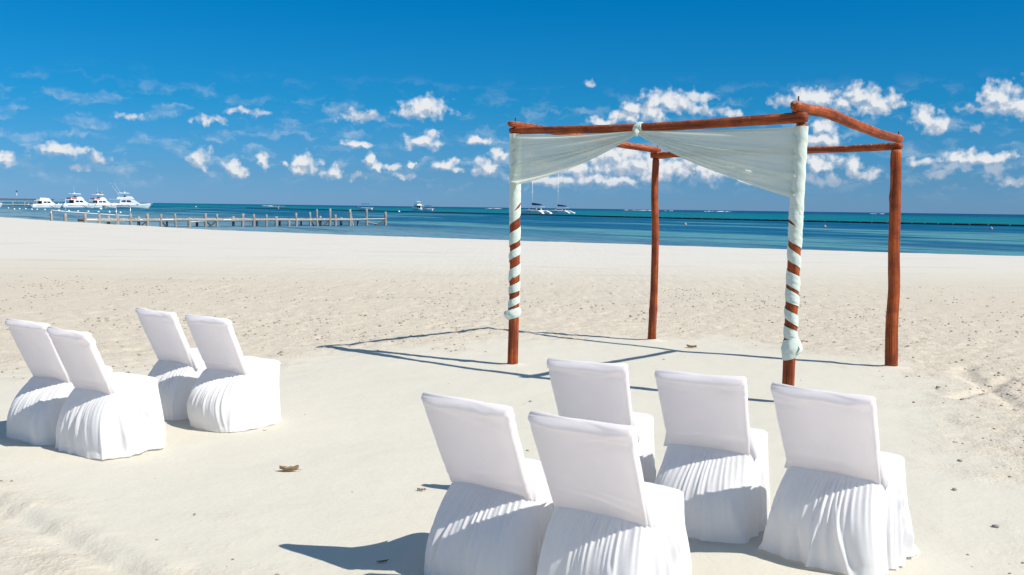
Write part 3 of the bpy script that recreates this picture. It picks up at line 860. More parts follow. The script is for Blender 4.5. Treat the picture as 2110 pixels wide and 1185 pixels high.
# seat height, back height and so on, metres; +Y is the way the sitter faces, origin on the sand under the seat
def covered_chair(label, x, y, rz, seed, top_z=0.80, hw=0.230, flare=1.0, balloon=0.0, square=6.0, pleat=1.0, fold=1.0, tab=0.0, lean=0.19, rear=-0.05, pe=4.0):
    rng = np.random.RandomState(seed)
    z0 = float(sand_height(np.array([x]), np.array([y]))[0])
    t = empty('covered_chair', (x, y, z0), rz)
    tag(t, label, 'chair', 'wedding chairs under white slip covers')
    # --- back: a padded panel, leaning, its cover pulled tight round the frame
    n, rows = 176, 72
    an = np.linspace(0, 2 * math.pi, n, endpoint=False) + 0.001
    V = []
    yb, zb = -0.110, 0.395
    L = np.array([0.0, -lean, top_z - zb])
    Ln = L / np.linalg.norm(L)
    nrm = np.array([0.0, Ln[2], -Ln[1]])                 # forward normal of the panel
    sag_top = rng.uniform(0.004, 0.012)
    creases = []
    for _ in range(7):                                   # drawn from the top corners and the lower edge
        sg = rng.choice([-1, 1])
        creases.append((sg * rng.uniform(0.55, 0.98), rng.uniform(0.80, 0.93), rng.uniform(-0.9, 0.9) + 1.9 * (sg < 0) * 0, rng.uniform(0.25, 0.7), rng.uniform(0.002, 0.0055), rng.uniform(0.02, 0.045)))
    for _ in range(5):
        creases.append((rng.uniform(-0.95, 0.95), rng.uniform(0.02, 0.22), rng.uniform(-0.35, 0.35), rng.uniform(0.3, 0.7), rng.uniform(0.0015, 0.004), rng.uniform(0.02, 0.05)))
    corner = rng.uniform(-0.006, 0.006)
    for j in range(rows):
        h = j / (rows - 1)
        hh = min(h, 1.0)
        w = hw * (0.925 + 0.075 * hh) 
        th = 0.031 + 0.008 * math.exp(-((h - 0.945) / 0.035) ** 2)
        cap = 1.0
        if h > 0.93:
            q = (h - 0.93) / 0.07
            cap = math.sqrt(max(0.0, 1 - q * q)) * 0.97 + 0.03
        px_, py_ = superell(an, w * (1 - 0.03 * (1 - cap)), th * cap, 7.0)
        u_ = px_ / w
        behind = (py_ < 0)
        inner = (1 - u_ ** 2) * math.sin(math.pi * min(1, h * 1.02))
        bow = 0.014 * (1 - u_ ** 2)
        wr = fbm(u_ * 2.0 + seed, np.full(n, h * 3.0), 3, seed) * 0.006 * cap
        # hem roll under the top edge, creased at the corners
        roll = -0.003 * np.exp(-((h - 0.90) / 0.022) ** 2) * (0.6 + 0.4 * np.sin(u_ * 5 + seed)) 
        crease = 0.010 * np.exp(-((h - 0.86 - 0.07 * np.abs(u_)) / 0.03) ** 2) * np.clip(np.abs(u_) - 0.45, 0, 1)
        for (cu, ch_, sl, ln_, am_, wd_) in creases:
            along_ = (u_ - cu) / ln_
            across = (h - ch_ - sl * 0.25 * (u_ - cu)) / wd_
            wr = wr + am_ * np.exp(-along_ ** 2) * (np.exp(-across ** 2) - 0.7 * np.exp(-((across - 1.4) / 0.9) ** 2)) * cap
        push = np.where(behind, 0.012 * inner - roll * 0.8 + crease, -0.008 * inner) + wr
        base = np.array([0, yb, zb]) + L * h
        tz = (-sag_top * (1 - u_ ** 2) + 0.008 * np.abs(u_) ** 3 + corner * np.sign(u_) * np.abs(u_) ** 4 + 0.0015 * np.sin(u_ * 7 + seed)) * hh ** 3
        vx = px_ + 0.004 * fbm(np.full(n, h * 4.0), np.sign(px_) * 3.0 + seed, 2, seed + 3)
        V.append(np.stack([vx, base[1] + (py_ + push + bow) * nrm[1], base[2] + (py_ + push + bow) * nrm[2] + tz], 1))
    V = np.concatenate(V)
    F = grid_faces(rows, n)
    F.append([(rows - 1) * n + i for i in range(n)])
    mesh_obj('back_cover', V, F, M_COTTON_B, t)
    # --- seat and skirt share the seam ring
    m = 420
    a2 = np.linspace(0, 2 * math.pi, m, endpoint=False)
    hx, hy, cy = 0.226, 0.178, 0.052
    zs = 0.452
    sx_, sy_ = superell(a2, hx, hy, 5.5)
    rear_w = np.clip(-np.sin(a2), 0, 1)                  # 1 at the back
    seam_z = zs - 0.018 - 0.035 * sst(rear_w, 0.35, 0.9)
    S = []
    prof = [(0.02, 0.006), (0.3, 0.007), (0.6, 0.006), (0.85, 0.004), (0.94, 0.0), (0.975, -0.005), (0.995, -0.012)]
    for k, dz in prof:
        wv = fbm(sx_ * k * 8 + seed, sy_ * k * 8, 3, seed + 9) * 0.010
        S.append(np.stack([sx_ * k, cy + sy_ * k, zs + dz + wv - (0.035 * sst(rear_w, 0.35, 0.9)) * max(0, (k - 0.8) / 0.2)], 1))
    seam = np.stack([sx_, cy + sy_, seam_z], 1)
    S.append(seam)
    SF = grid_faces(len(S), m)
    SF.append(list(range(m - 1, -1, -1)))
    mesh_obj('seat_cover', np.concatenate(S), SF, M_COTTON, t)
    # --- skirt
    K = 56
    hyb = (0.565 - rear) / 2 * flare
    bx_, by_ = superell(a2, 0.262 * flare, hyb, square)
    bcy = (0.565 + rear) / 2 - 0.30
    folds = []
    for _ in range(38):
        th = rng.uniform(0, 2 * math.pi)
        folds.append((th, rng.uniform(-0.014, 0.024) * fold, rng.uniform(0.025, 0.10), rng.uniform(0.0, 0.45), rng.uniform(-0.30, 0.30)))
    # the frame's legs show as slanting ridges at the sides, the rear legs push the corners out
    for sgn in (0, 1):
        c0 = -0.35 if sgn == 0 else math.pi + 0.35
        folds.append((c0, 0.020 * fold, 0.10, 0.05, (0.95 if sgn == 0 else -0.95)))
        folds.append((c0 + (0.18 if sgn == 0 else -0.18), -0.018 * fold, 0.09, 0.05, (0.95 if sgn == 0 else -0.95)))
    for sgn in (0, 1):                                   # long soft folds falling from the seat edge at the sides
        for i in range(7):
            c0 = (-0.55 + i * 0.17 if sgn == 0 else math.pi + 0.55 - i * 0.17) + rng.uniform(-0.05, 0.05)
            folds.append((c0, rng.choice([-1, 1]) * rng.uniform(0.006, 0.015) * fold, rng.uniform(0.025, 0.06), rng.uniform(0.0, 0.15), (1 if sgn == 0 else -1) * rng.uniform(-0.05, 0.55)))
    npl = 19
    pl = [(-math.pi / 2 + (i - npl / 2 + 0.5) / npl * 1.75 + rng.uniform(-0.02, 0.02), rng.uniform(0.4, 1.0), rng.uniform(0.25, 0.8)) for i in range(npl)]
    Q = [seam]
    dirx, diry = np.cos(a2), np.sin(a2)
    hem_n = fbm(np.cos(a2) * 3 + seed, np.sin(a2) * 3, 3, seed + 21)
    for j in range(1, K + 1):
        h = j / K
        w_side = h ** 0.95
        w_back = (1 - (1 - h) ** pe) * 1.01 - 0.13 * h ** 3
        rw = sst(rear_w, 0.1, 0.8)
        w = w_side * (1 - rw) + w_back * rw
        w = w + balloon * math.sin(math.pi * h ** 0.8) * 0.75
        wx = w_side * (1 - 0.25 * rw) + 0.25 * rw * w_back + balloon * math.sin(math.pi * h ** 0.8) * 0.6
        x_ = sx_ * (1 - wx) + bx_ * wx
        y_ = (cy + sy_) * (1 - w) + (bcy + by_) * w
        disp = np.zeros(m)
        for (th, am, wd, h0, sk) in folds:
            if h <= h0:
                continue
            g = (h - h0) / (1 - h0)
            d = (a2 - th - sk * h + math.pi) % (2 * math.pi) - math.pi
            disp += am * math.sin(min(1.0, g * 1.35) * math.pi / 2) * np.exp(-(d / (wd * (0.55 + 0.7 * h))) ** 2)
        for (th, am, reach) in pl:
            d = (a2 - th + math.pi) % (2 * math.pi) - math.pi
            fade = math.exp(-(h / (reach * 0.9)) ** 2) * min(1, h * 14)
            disp += 0.014 * pleat * am * fade * np.exp(-(d / 0.026) ** 2)
        disp += 0.010 * fold * h * fbm(a2 * 5 + seed, np.full(m, h * 1.2), 2, seed + 31)
        drag = np.clip(h - 0.90, 0, 1) * 0.25 * (0.4 + hem_n)
        x_ = x_ + dirx * (disp + drag)
        y_ = y_ + diry * (disp + drag)
        z_ = seam_z * (1 - h) + (0.004 + np.clip(hem_n, 0, 1) * 0.030) * h
        Q.append(np.stack([x_, y_, z_], 1))
    mesh_obj('skirt', np.concatenate(Q), grid_faces(len(Q), m), M_COTTON, t)
    # --- the slack of the cover where back and seat meet, a soft gusset on each side
    for sgn in (-1, 1):
        gv, gf = [], []
        A0 = np.array([sgn * hw * 0.945, yb + L[1] * 0.40, zb + L[2] * 0.40]) + nrm * 0.0
        A1 = np.array([sgn * hw * 0.925, yb - 0.004, zb - 0.02])
        B0 = np.array([sgn * (hx + 0.004), 0.015, zs + 0.002])
        B1 = np.array([sgn * (hx + 0.002 + 0.25 * tab), -0.080 - 0.2 * tab, zs - 0.060 - 0.7 * tab])
        NG = 12
        for i in range(NG + 1):
            p_ = i / NG
            a = A0 * (1 - p_) + A1 * p_
            b = B0 * (1 - p_) + B1 * p_
            for k in range(NG + 1):
                q_ = k / NG
                c = a * (1 - q_) + b * q_
                bul = math.sin(math.pi * q_) * (0.004 + (0.006 + 0.35 * tab) * p_)
                c = c + np.array([sgn * bul, -0.25 * bul * (1 - q_), -0.030 * math.sin(math.pi * q_) * (1 - p_)])
                c[0] += sgn * 0.004 * math.sin(9 * q_ + seed) * p_
                gv.append(c)
        for i in range(NG):
            for k in range(NG):
                a = i * (NG + 1) + k
                gf.append((a, a + 1, a + NG + 2, a + NG + 1))
        mesh_obj('side_gusset', gv, gf, M_COTTON, t)
    return t

# top-edge midpoints taken from the picture: the origin lies 0.30 m in front of the top edge
CH = [
    ('slumped white covered chair, rearmost and outer one of the foursome across the aisle', (-3.238, 6.590), -33, dict(seed=3, top_z=0.80, hw=0.226, fold=0.8, tab=0.03, rear=-0.07, pe=2.8)),
    ('white covered chair with sharp square skirt corners, nearer the aisle, by the rearmost', (-2.777, 6.178), -34, dict(seed=8, top_z=0.80, hw=0.212, fold=1.2, square=8.0, pleat=0.5, rear=0.03)),
    ('white covered chair with a loose side flap, outer one of the pair nearer the pier', (-2.674, 7.404), -38, dict(seed=13, top_z=0.80, hw=0.240, fold=0.7, tab=0.04, rear=-0.05, pe=2.8)),
    ('white covered chair with round ballooning skirt, beside the loose-flap chair', (-2.166, 7.015), -35, dict(seed=21, top_z=0.80, hw=0.230, fold=0.35, balloon=0.22, square=3.0, pleat=1.7, rear=-0.06, pe=3.0)),
    ('white covered chair whose skirt casts the long dark shadow across the aisle sand', (-0.195, 4.089), -38, dict(seed=34, top_z=0.80, hw=0.238, fold=0.9, pleat=1.0, rear=-0.04, pe=2.6)),
    ('white covered chair with crumpled top hem, beside the one casting the aisle shadow', (0.260, 3.727), -35, dict(seed=45, top_z=0.80, hw=0.230, fold=1.1, pleat=1.3, rear=0.02, pe=3.0)),
    ('white covered chair between the bare gazebo post foot and the crumpled-hem chair', (0.395, 5.206), -27, dict(seed=52, top_z=0.80, hw=0.226, fold=0.8, tab=0.03, rear=-0.05)),
    ('white covered chair in the middle of the row of three facing the gazebo', (0.927, 4.856), -30, dict(seed=61, top_z=0.80, hw=0.232, fold=0.8, tab=0.04, square=5.0, rear=-0.11, pe=2.8)),
    ('white covered chair standing right in front of the cloth-wrapped gazebo post, wide skirt', (1.375, 4.364), -40, dict(seed=77, top_z=0.80, hw=0.236, fold=1.1, flare=1.06, tab=0.03, pleat=1.4, rear=0.01)),
]
for label, (mx, my), deg, kw in CH:
    a = R(deg)
    ox, oy = mx - math.sin(a) * 0.30, my + math.cos(a) * 0.30
    covered_chair(label, ox, oy, a, **kw)

# ------------------------------------------------------------------ old pier
M_PILE = simple('weathered_timber', (0.30, 0.27, 0.235), 0.9, 0.1, 0.4, 3.0, bump=0.01, bscale=25)
M_DECK = simple('bleached_planks', (0.52, 0.48, 0.43), 0.9, 0.1, 0.25, 2.0)
M_DARKWOOD = simple('dark_timber', (0.09, 0.075, 0.065), 0.7, 0.3, 0.3, 3.0)  # one dark brown for inner stringers, braces and the dock roof
M_WHITE = simple('white_gelcoat', (0.80, 0.80, 0.79), 0.25, 0.5, 0.04, 1.0)
M_OFFWHITE = simple('cream_gelcoat', (0.68, 0.66, 0.60), 0.4, 0.4, 0.08, 1.0)
M_GLASS = simple('dark_glass', (0.012, 0.016, 0.018), 0.08, 0.6, 0.2, 1.0)
M_NAVY = simple('navy_canvas', (0.010, 0.040, 0.110), 0.8, 0.1, 0.2, 3.0)
M_BLUE = simple('blue_canvas', (0.010, 0.130, 0.300), 0.8, 0.1, 0.2, 3.0)
M_TEAL = simple('teal_canvas', (0.02, 0.14, 0.20), 0.8, 0.1, 0.2, 3.0)
M_RED = simple('faded_red_canvas', (0.45, 0.16, 0.14), 0.85, 0.1, 0.3, 1.5)
M_STEEL = simple('steel_tube', (0.60, 0.61, 0.62), 0.3, 0.5, 0.1, 2.0, 0.6)
M_SHADEIN = simple('dark_interior', (0.035, 0.028, 0.024), 0.8, 0.1, 0.3, 2.0)  # near-black: painted shade of openings, also own tone of seats and motors
M_BLACK = simple('black_rubber', (0.012, 0.014, 0.016), 0.6, 0.3, 0.3, 1.0)
M_BUOY = simple('white_plastic', (0.78, 0.78, 0.76), 0.4, 0.4, 0.05, 2.0)
M_ORANGE = simple('faded_orange_plastic', (0.55, 0.28, 0.16), 0.5, 0.4, 0.1, 2.0)

rp = random.Random(4)
PILES = [(-38.49, 83.34, .60), (-37.80, 84.19, .61), (-36.67, 85.59, .60), (-35.94, 86.49, .62), (-34.84, 87.85, .62), (-34.01, 88.87, .63), (-33.00, 90.12, .635),
         (-32.17, 91.14, .60), (-31.20, 92.35, .63), (-30.33, 93.42, .29), (-29.18, 94.84, .67), (-28.40, 95.80, .62), (-26.58, 98.04, .68), (-25.77, 99.05, .63),
         (-24.79, 100.26, .60), (-24.05, 101.17, .41), (-23.00, 102.47, .06), (-22.41, 103.19, .77), (-21.25, 104.63, .86), (-20.64, 105.38, 1.17), (-19.60, 106.67, 1.25),
         (-19.08, 107.31, .61), (-17.77, 108.93, 1.20), (-17.37, 109.42, 1.05), (-16.20, 110.87, 1.26), (-14.43, 113.05, .95)]
pier = empty('old_pier', (-26.6, 98.0, SEA_Z))
tag(pier, 'derelict grey timber pier with uneven piles running out from the sand', 'pier')
po = Vector(pier.location)
pdir = Vector((18.3, 22.6, 0)).normalized()
pn = Vector((pdir.y, -pdir.x, 0))                  # towards the open beach
def pl_(p):
    return Vector(p) - po
for i, (x, y, zt) in enumerate(PILES):
    r = rp.uniform(0.10, 0.16)
    lean = Vector((rp.uniform(-0.08, 0.08), rp.uniform(-0.08, 0.08), 0))
    if i == 23:
        lean = Vector((-0.45, -0.35, 0))
    base = Vector((x, y, -1.6))
    top = Vector((x, y, zt)) + lean
    pth = [pl_(base.lerp(top, t)) + Vector((rp.uniform(-.015, .015), rp.uniform(-.015, .015), 0)) for t in (0, .3, .6, .85, 1)]
    MB().tube(pth, [r * 1.1, r * 1.05, r, r * .95, r * .85], 10, True, 0.10, rp).build('pile', M_PILE, pier, True)
    if i > 2 and i % 2 == 0:
        q = Vector((x, y, 0)) - pn * 1.5
        MB().tube([pl_(Vector((q.x, q.y, -1.6))), pl_(Vector((q.x, q.y, min(zt, .5) * rp.uniform(.3, .9))))], [r, r * .85], 9, True, 0.1, rp).build('pile', M_PILE, pier, True)
def pt(px_i, z, off=0.0, e=0.0):
    p = Vector((PILES[px_i][0], PILES[px_i][1], z)) + pdir * e - pn * off
    return pl_(p)
# deck: cross planks on two stringers, with gaps where boards have gone
for off in (0.12, 1.4):
    for a, b in ((2, 9), (9, 15), (15, 20), (20, 24)):
        A, B = pt(a, 0.05, off - .12), pt(b, 0.05 + rp.uniform(-.04, .04), off - .12)
        MB().tube([A, A.lerp(B, .5) + Vector((0, 0, -.03)), B], [.13, .13, .12], 4).build('stringer', M_DECK if off < 1 else M_DARKWOOD, pier)
S0, S1 = Vector((PILES[3][0], PILES[3][1], 0)), Vector((PILES[24][0], PILES[24][1], 0))
Ld = (S1 - S0).length
s = 0.0
plank_me = None
rotz = math.atan2(pdir.y, pdir.x)
while s < Ld:
    gap = (0.19 < s / Ld < 0.23) or (0.40 < s / Ld < 0.435) or rp.random() < 0.05
    if not gap:
        c = S0 + pdir * s - pn * 0.75
        if plank_me is None:
            ob = MB().box((0, 0, 0), (0.26, 1.75, 0.055)).build('plank', M_DECK, pier)
            plank_me = ob.data
        else:
            ob = bpy.data.objects.new('plank', plank_me)
            COL.objects.link(ob)
            ob.parent = pier
        ob.location = pl_(Vector((c.x, c.y, 0.15 + rp.uniform(-0.012, 0.012))))
        ob.rotation_euler = (rp.uniform(-.02, .02), rp.uniform(-.03, .03), rotz + rp.uniform(-.05, .05))
    s += 0.285
# broken boards and braces
MB().tube([pt(24, .12), pt(25, .14)], .06, 4).build('rail', M_DECK, pier)
MB().tube([pt(24, -.20), pt(24, -.50, 0, 1.9)], .07, 5).build('brace', M_PILE, pier)
MB().tube([pt(25, -.08), pt(25, -.55, 0, -1.5)], .10, 5).build('brace', M_DARKWOOD, pier)
for i in (6, 7, 10, 11, 18, 19, 20, 22):
    sg = rp.choice((-1, 1))
    MB().tube([pt(i, -.02), pt(i, -.62, 0.2, .75 * sg)], .075, 5).build('brace', M_DARKWOOD, pier)
MB().tube([pt(9, -.16), pt(11, .06)], .07, 5).build('brace', M_DECK, pier)
# a slack white rope strung over thin poles at the landward end
rope_pts = [(-38.50, 83.33, .89), (-37.72, 84.29, .776), (-36.6, 85.7, .66), (-34.86, 87.82, .50), (-34.02, 88.86, .44)]
MB().tube([pl_(p) for p in rope_pts], .028, 6).build('rope', M_WHITE, pier, True)
for (x, y, z1, zb) in ((-37.71, 84.30, 1.96, -.2), (-34.85, 87.83, 1.18, -.3), (-34.01, 88.87, 1.37, -.3), (-38.50, 83.33, .95, -.1)):
    MB().tube([pl_((x, y - .15, zb)), pl_((x, y - .15, z1))], .025, 6).build('pole', M_STEEL, pier, True)
gull_spots = []

# ------------------------------------------------------------------ boats
def hull_mb(L, beam, free, bow_rise=0.35, draft=0.35, fine=1.8, stern=0.88, n=22):
    """hull and deck, bow along +X, z = 0 at the waterline"""
    mb = MB()
    rings = []
    for i in range(n + 1):
        t = i / n
        x = -L / 2 + L * t
        b = beam / 2 * (stern + (1 - stern) * min(1, t * 2.5)) * (1 - max(0, (t - .45) / .55) ** fine)
        b = max(b, 0.02)
        sh = free * (1 + bow_rise * t ** 2.2)
        rk = 0.10 * L * max(0, t - .75) / .25                # raked stem
        bw = b * (0.86 - 0.45 * max(0, (t - .5) / .5))
        ring = []
        for yy, zz, dx in ((b, sh, 1), (b * .99, sh * .85, .85), (b * .5 + bw * .5, sh * .4, .45), (bw, 0.02, .05), (bw * .6, -draft * .7, -.1), (0, -draft, -.15)):
            ring.append((x + rk * (dx - .5), yy, zz))
        ring += [(p[0], -p[1], p[2]) for p in ring[-2::-1]]
        rings.append(ring)
    return mb.rings(rings, close=True)

def rail(mb, pts, h, r=.022, posts=6):
    top = [Vector(p) + Vector((0, 0, h)) for p in pts]
    mb.tube(top, r, 5)
    for p, q in zip(pts, top):
        mb.tube([Vector(p), q], r, 5)

def win(parent, quad, out, mat=None):
    """a pane from four (x, z) corners on a side wall at y(z), 2 cm proud"""
    m = MB()
    vs = [(x, out(z) * 1.0, z) for x, z in quad]
    sg = 1 if out(0) > 0 else -1
    vs2 = [(x, y + sg * .02, z) for x, y, z in vs]
    n = len(vs)
    m.add(vs + vs2, [tuple(range(n))[::-1], tuple(range(n, 2 * n))] + [(i, (i + 1) % n, n + (i + 1) % n, n + i) for i in range(n)])
    return m.build('window', mat or M_GLASS, parent)

def motor_yacht(label, loc_, rz, L, top='hardtop', accent=None, outriggers=False, antenna=True, cover=None, group='white boats by the dock', cat='yacht'):
    k = L / 14.0
    t = empty('motor_yacht', (loc_[0], loc_[1], SEA_Z), rz)
    tag(t, label, cat, group)
    h = hull_mb(L, 4.4 * k, 1.25 * k).build('hull', M_WHITE, t, True)
    MB().box((-1.0 * k, 2.16 * k, 1.02 * k), (8.5 * k, .04, .10 * k)).box((-1.0 * k, -2.16 * k, 1.02 * k), (8.5 * k, .04, .10 * k)).build('rub_rail', M_STEEL, h)
    # deckhouse with raked front
    x0, x1 = -2.6 * k, 3.6 * k
    z0, z1 = 1.3 * k, 2.95 * k
    hw = 1.75 * k
    prof = [(x0, z0), (x1, z0 + .1 * k), (x1 - 1.0 * k, z0 + .75 * k), (x1 - 2.3 * k, z1), (x0 + .1 * k, z1)]
    d = MB().prism(prof, -hw, hw, .28 * k).build('deckhouse', M_WHITE, t)
    def wy(sg):
        return lambda z: sg * (hw + .003 - .28 * k * max(0, (z - z0)) / (z1 - z0))
    for sg in (-1, 1):
        win(d, [(x0 + .5 * k, z0 + .75 * k), (x0 + 2.0 * k, z0 + .75 * k), (x0 + 2.0 * k, z1 - .25 * k), (x0 + .8 * k, z1 - .25 * k)], wy(sg))
        win(d, [(x0 + 2.25 * k, z0 + .75 * k), (x0 + 3.9 * k, z0 + .75 * k), (x0 + 3.4 * k, z1 - .25 * k), (x0 + 2.25 * k, z1 - .25 * k)], wy(sg))
    # open cockpit aft: dark panel painting the shaded opening under the bridge overhang
    MB().box((x0 - .02, 0, z0 + .75 * k), (.05, 2.5 * k, 1.35 * k)).build('saloon_shade_panel', M_SHADEIN, d)
    MB().box((-4.3 * k, 0, z1 + .04 * k), (3.6 * k, 3.2 * k, .10 * k)).build('cockpit_roof', M_WHITE, t)
    for sg in (-1, 1):
        MB().tube([(-5.8 * k, sg * 1.5 * k, 1.25 * k), (-5.8 * k, sg * 1.5 * k, z1)], .04, 6).build('roof_post', M_STEEL, t)
        MB().box((-4.6 * k, sg * 1.85 * k, 1.45 * k), (4.2 * k, .10, .45 * k)).build('coaming', M_WHITE, t)
    # flying bridge
    f0 = z1 + .10 * k
    fb = MB().prism([(-3.6 * k, f0), (1.7 * k, f0), (.7 * k, f0 + .95 * k), (-.2 * k, f0 + 1.05 * k), (-.6 * k, f0 + .75 * k), (-3.4 * k, f0 + .70 * k)], -1.40 * k, 1.40 * k, .12 * k).build('flying_bridge', M_WHITE, t)
    if accent:
        MB().box((-3.70 * k, 0, f0 + .42 * k), (.06, 2.5 * k, .60 * k)).build('bridge_cloth', accent, fb)
        for sg in (-1, 1):
            MB().box((-2.3 * k, sg * 1.42 * k, f0 + .45 * k), (2.0 * k, .05, .50 * k)).build('bridge_cloth', accent, fb)
    MB().box((-1.3 * k, 0, f0 + 1.0 * k), (.5 * k, .6 * k, .5 * k)).build('helm_seat', M_SHADEIN, fb)
    if top == 'hardtop':
        zt = f0 + 2.0 * k
        ht = MB().prism([(-3.1 * k, zt), (.4 * k, zt - .05 * k), (.55 * k, zt + .04 * k), (-.2 * k, zt + .14 * k), (-2.9 * k, zt + .15 * k)], -1.35 * k, 1.35 * k, .15 * k).build('hardtop', M_WHITE, t)
        for xx in (-2.7, -.1):
            for sg in (-1, 1):
                MB().tube([(xx * k + .3 * k, sg * 1.2 * k, f0 + .8 * k), (xx * k, sg * 1.2 * k, zt)], .035, 6).build('hardtop_post', M_STEEL, t)
        MB().tube([(-1.3 * k, 0, zt + .1 * k), (-1.3 * k, 0, zt + .55 * k)], [.25 * k, .16 * k], 10).build('radar', M_WHITE, ht, True)
        if antenna:
            MB().tube([(-1.0 * k, .6 * k, zt), (-1.2 * k, .6 * k, zt + 3.0 * k)], .022, 5).build('antenna', M_WHITE, ht)
    else:
        MB().box((-1.9 * k, 0, f0 + .95 * k), (2.6 * k, 2.3 * k, .5 * k)).build('bridge_cover', M_OFFWHITE, fb)
    if outriggers:
        for sg in (-1, 1):
            MB().tube([(-1.6 * k, sg * 1.6 * k, z1 - .6 * k), (-3.4 * k, sg * 2.4 * k, z1 + 2.6 * k), (-5.4 * k, sg * 3.1 * k, z1 + 5.6 * k)], [.05, .04, .025], 6).build('outrigger', M_WHITE, t)
    rl = MB()
    for sg in (-1, 1):
        pts = []
        for q in (.50, .62, .74, .86, .97):
            x = -L / 2 + L * q
            b = 2.2 * k * (1 - max(0, (q - .45) / .55) ** 1.8) * .93
            pts.append((x + .05 * L * max(0, q - .75) / .25, sg * b, 1.25 * k * (1 + .35 * q ** 2.2)))
        rail(rl, pts, .55 * k)
    rl.build('bow_rail', M_STEEL, t)
    MB().prism([(L * .44, 1.62 * k), (L * .56, 1.72 * k), (L * .56, 1.80 * k), (L * .44, 1.72 * k)], -.3 * k, .3 * k).build('bow_pulpit', M_WHITE, t)
    return t

G_DOCK = 'white motor yachts moored at the far dock'
motor_yacht('small white cabin cruiser without hardtop, moored next to the roofed dock', (-160.0, 342), R(56), 11.5, top='cover', group=G_DOCK)
motor_yacht('white motor yacht with red bridge cloth, moored beside the hardtop-less cruiser', (-158.6, 364), R(57), 14.0, accent=M_RED, group=G_DOCK)
motor_yacht('white motor yacht with red bridge cloth, moored beside the outrigger sportfisher', (-159.6, 387), R(55), 14.0, accent=M_RED, group=G_DOCK)
motor_yacht('long white sportfishing yacht with raked outriggers, last of the moored row', (-152.0, 395), R(9), 16.2, outriggers=True, antenna=False, group=G_DOCK)
motor_yacht('white boat stern hidden at the shore end of the far dock', (-184.5, 349), R(10), 11.0, top='cover', group=G_DOCK)
motor_yacht('white flybridge cruiser anchored offshore with its stern towards the beach', (-53.8, 560), R(118), 13.0, accent=None, group='boats anchored offshore')

def panga(label, loc_, rz, L, canopy, zc=1.9):
    t = empty('open_boat', (loc_[0], loc_[1], SEA_Z), rz)
    tag(t, label, 'boat', 'boats anchored offshore')
    hull_mb(L, 2.4, 1.15, .55, .3, 1.6, .9).build('hull', M_WHITE, t, True)
    for xx in (-.25, .0, .2):
        MB().box((L * xx, 0, 1.02), (.35, 1.8, .12)).build('thwart', M_OFFWHITE, t)
    cp = MB()
    c0, c1 = -L * .26, L * .22
    for yy0, yy1, z0_, z1_ in ((-1.05, -.5, zc - .12, zc), (-.5, .5, zc, zc + .04), (.5, 1.05, zc, zc - .12)):
        cp.add([(c0, yy0, z0_), (c1, yy0, z0_), (c1, yy1, z1_), (c0, yy1, z1_), (c0, yy0, z0_ - .12), (c1, yy0, z0_ - .12), (c1, yy1, z1_ - .12), (c0, yy1, z1_ - .12)],
               [(0, 1, 2, 3), (7, 6, 5, 4), (0, 4, 5, 1), (2, 6, 7, 3), (0, 3, 7, 4), (1, 5, 6, 2)])
    cp.build('canopy', canopy, t)
    for xx in (c0, c1):
        for sg in (-1, 1):
            MB().tube([(xx, sg * 1.0, .6), (xx, sg * .98, zc - .15)], .03, 6).build('canopy_post', M_STEEL, t)
    e = MB().box((-L / 2 - .25, 0, .75), (.45, .40, .65)).build('outboard', M_SHADEIN, t)
    MB().tube([(-L / 2 - .25, 0, .5), (-L / 2 - .20, 0, -.4)], .08, 8).build('shaft', M_SHADEIN, e)
    MB().box((.2, 0, .95), (.7, .7, .6)).build('console', M_WHITE, t)
    return t
panga('open white boat with bright blue canopy, anchored off the pier end', (-74.5, 504), R(160), 8.4, M_BLUE, 3.2)
panga('open white boat with teal canopy, anchored beside the flybridge cruiser', (-41.6, 488), R(155), 6.2, M_TEAL, 2.7)

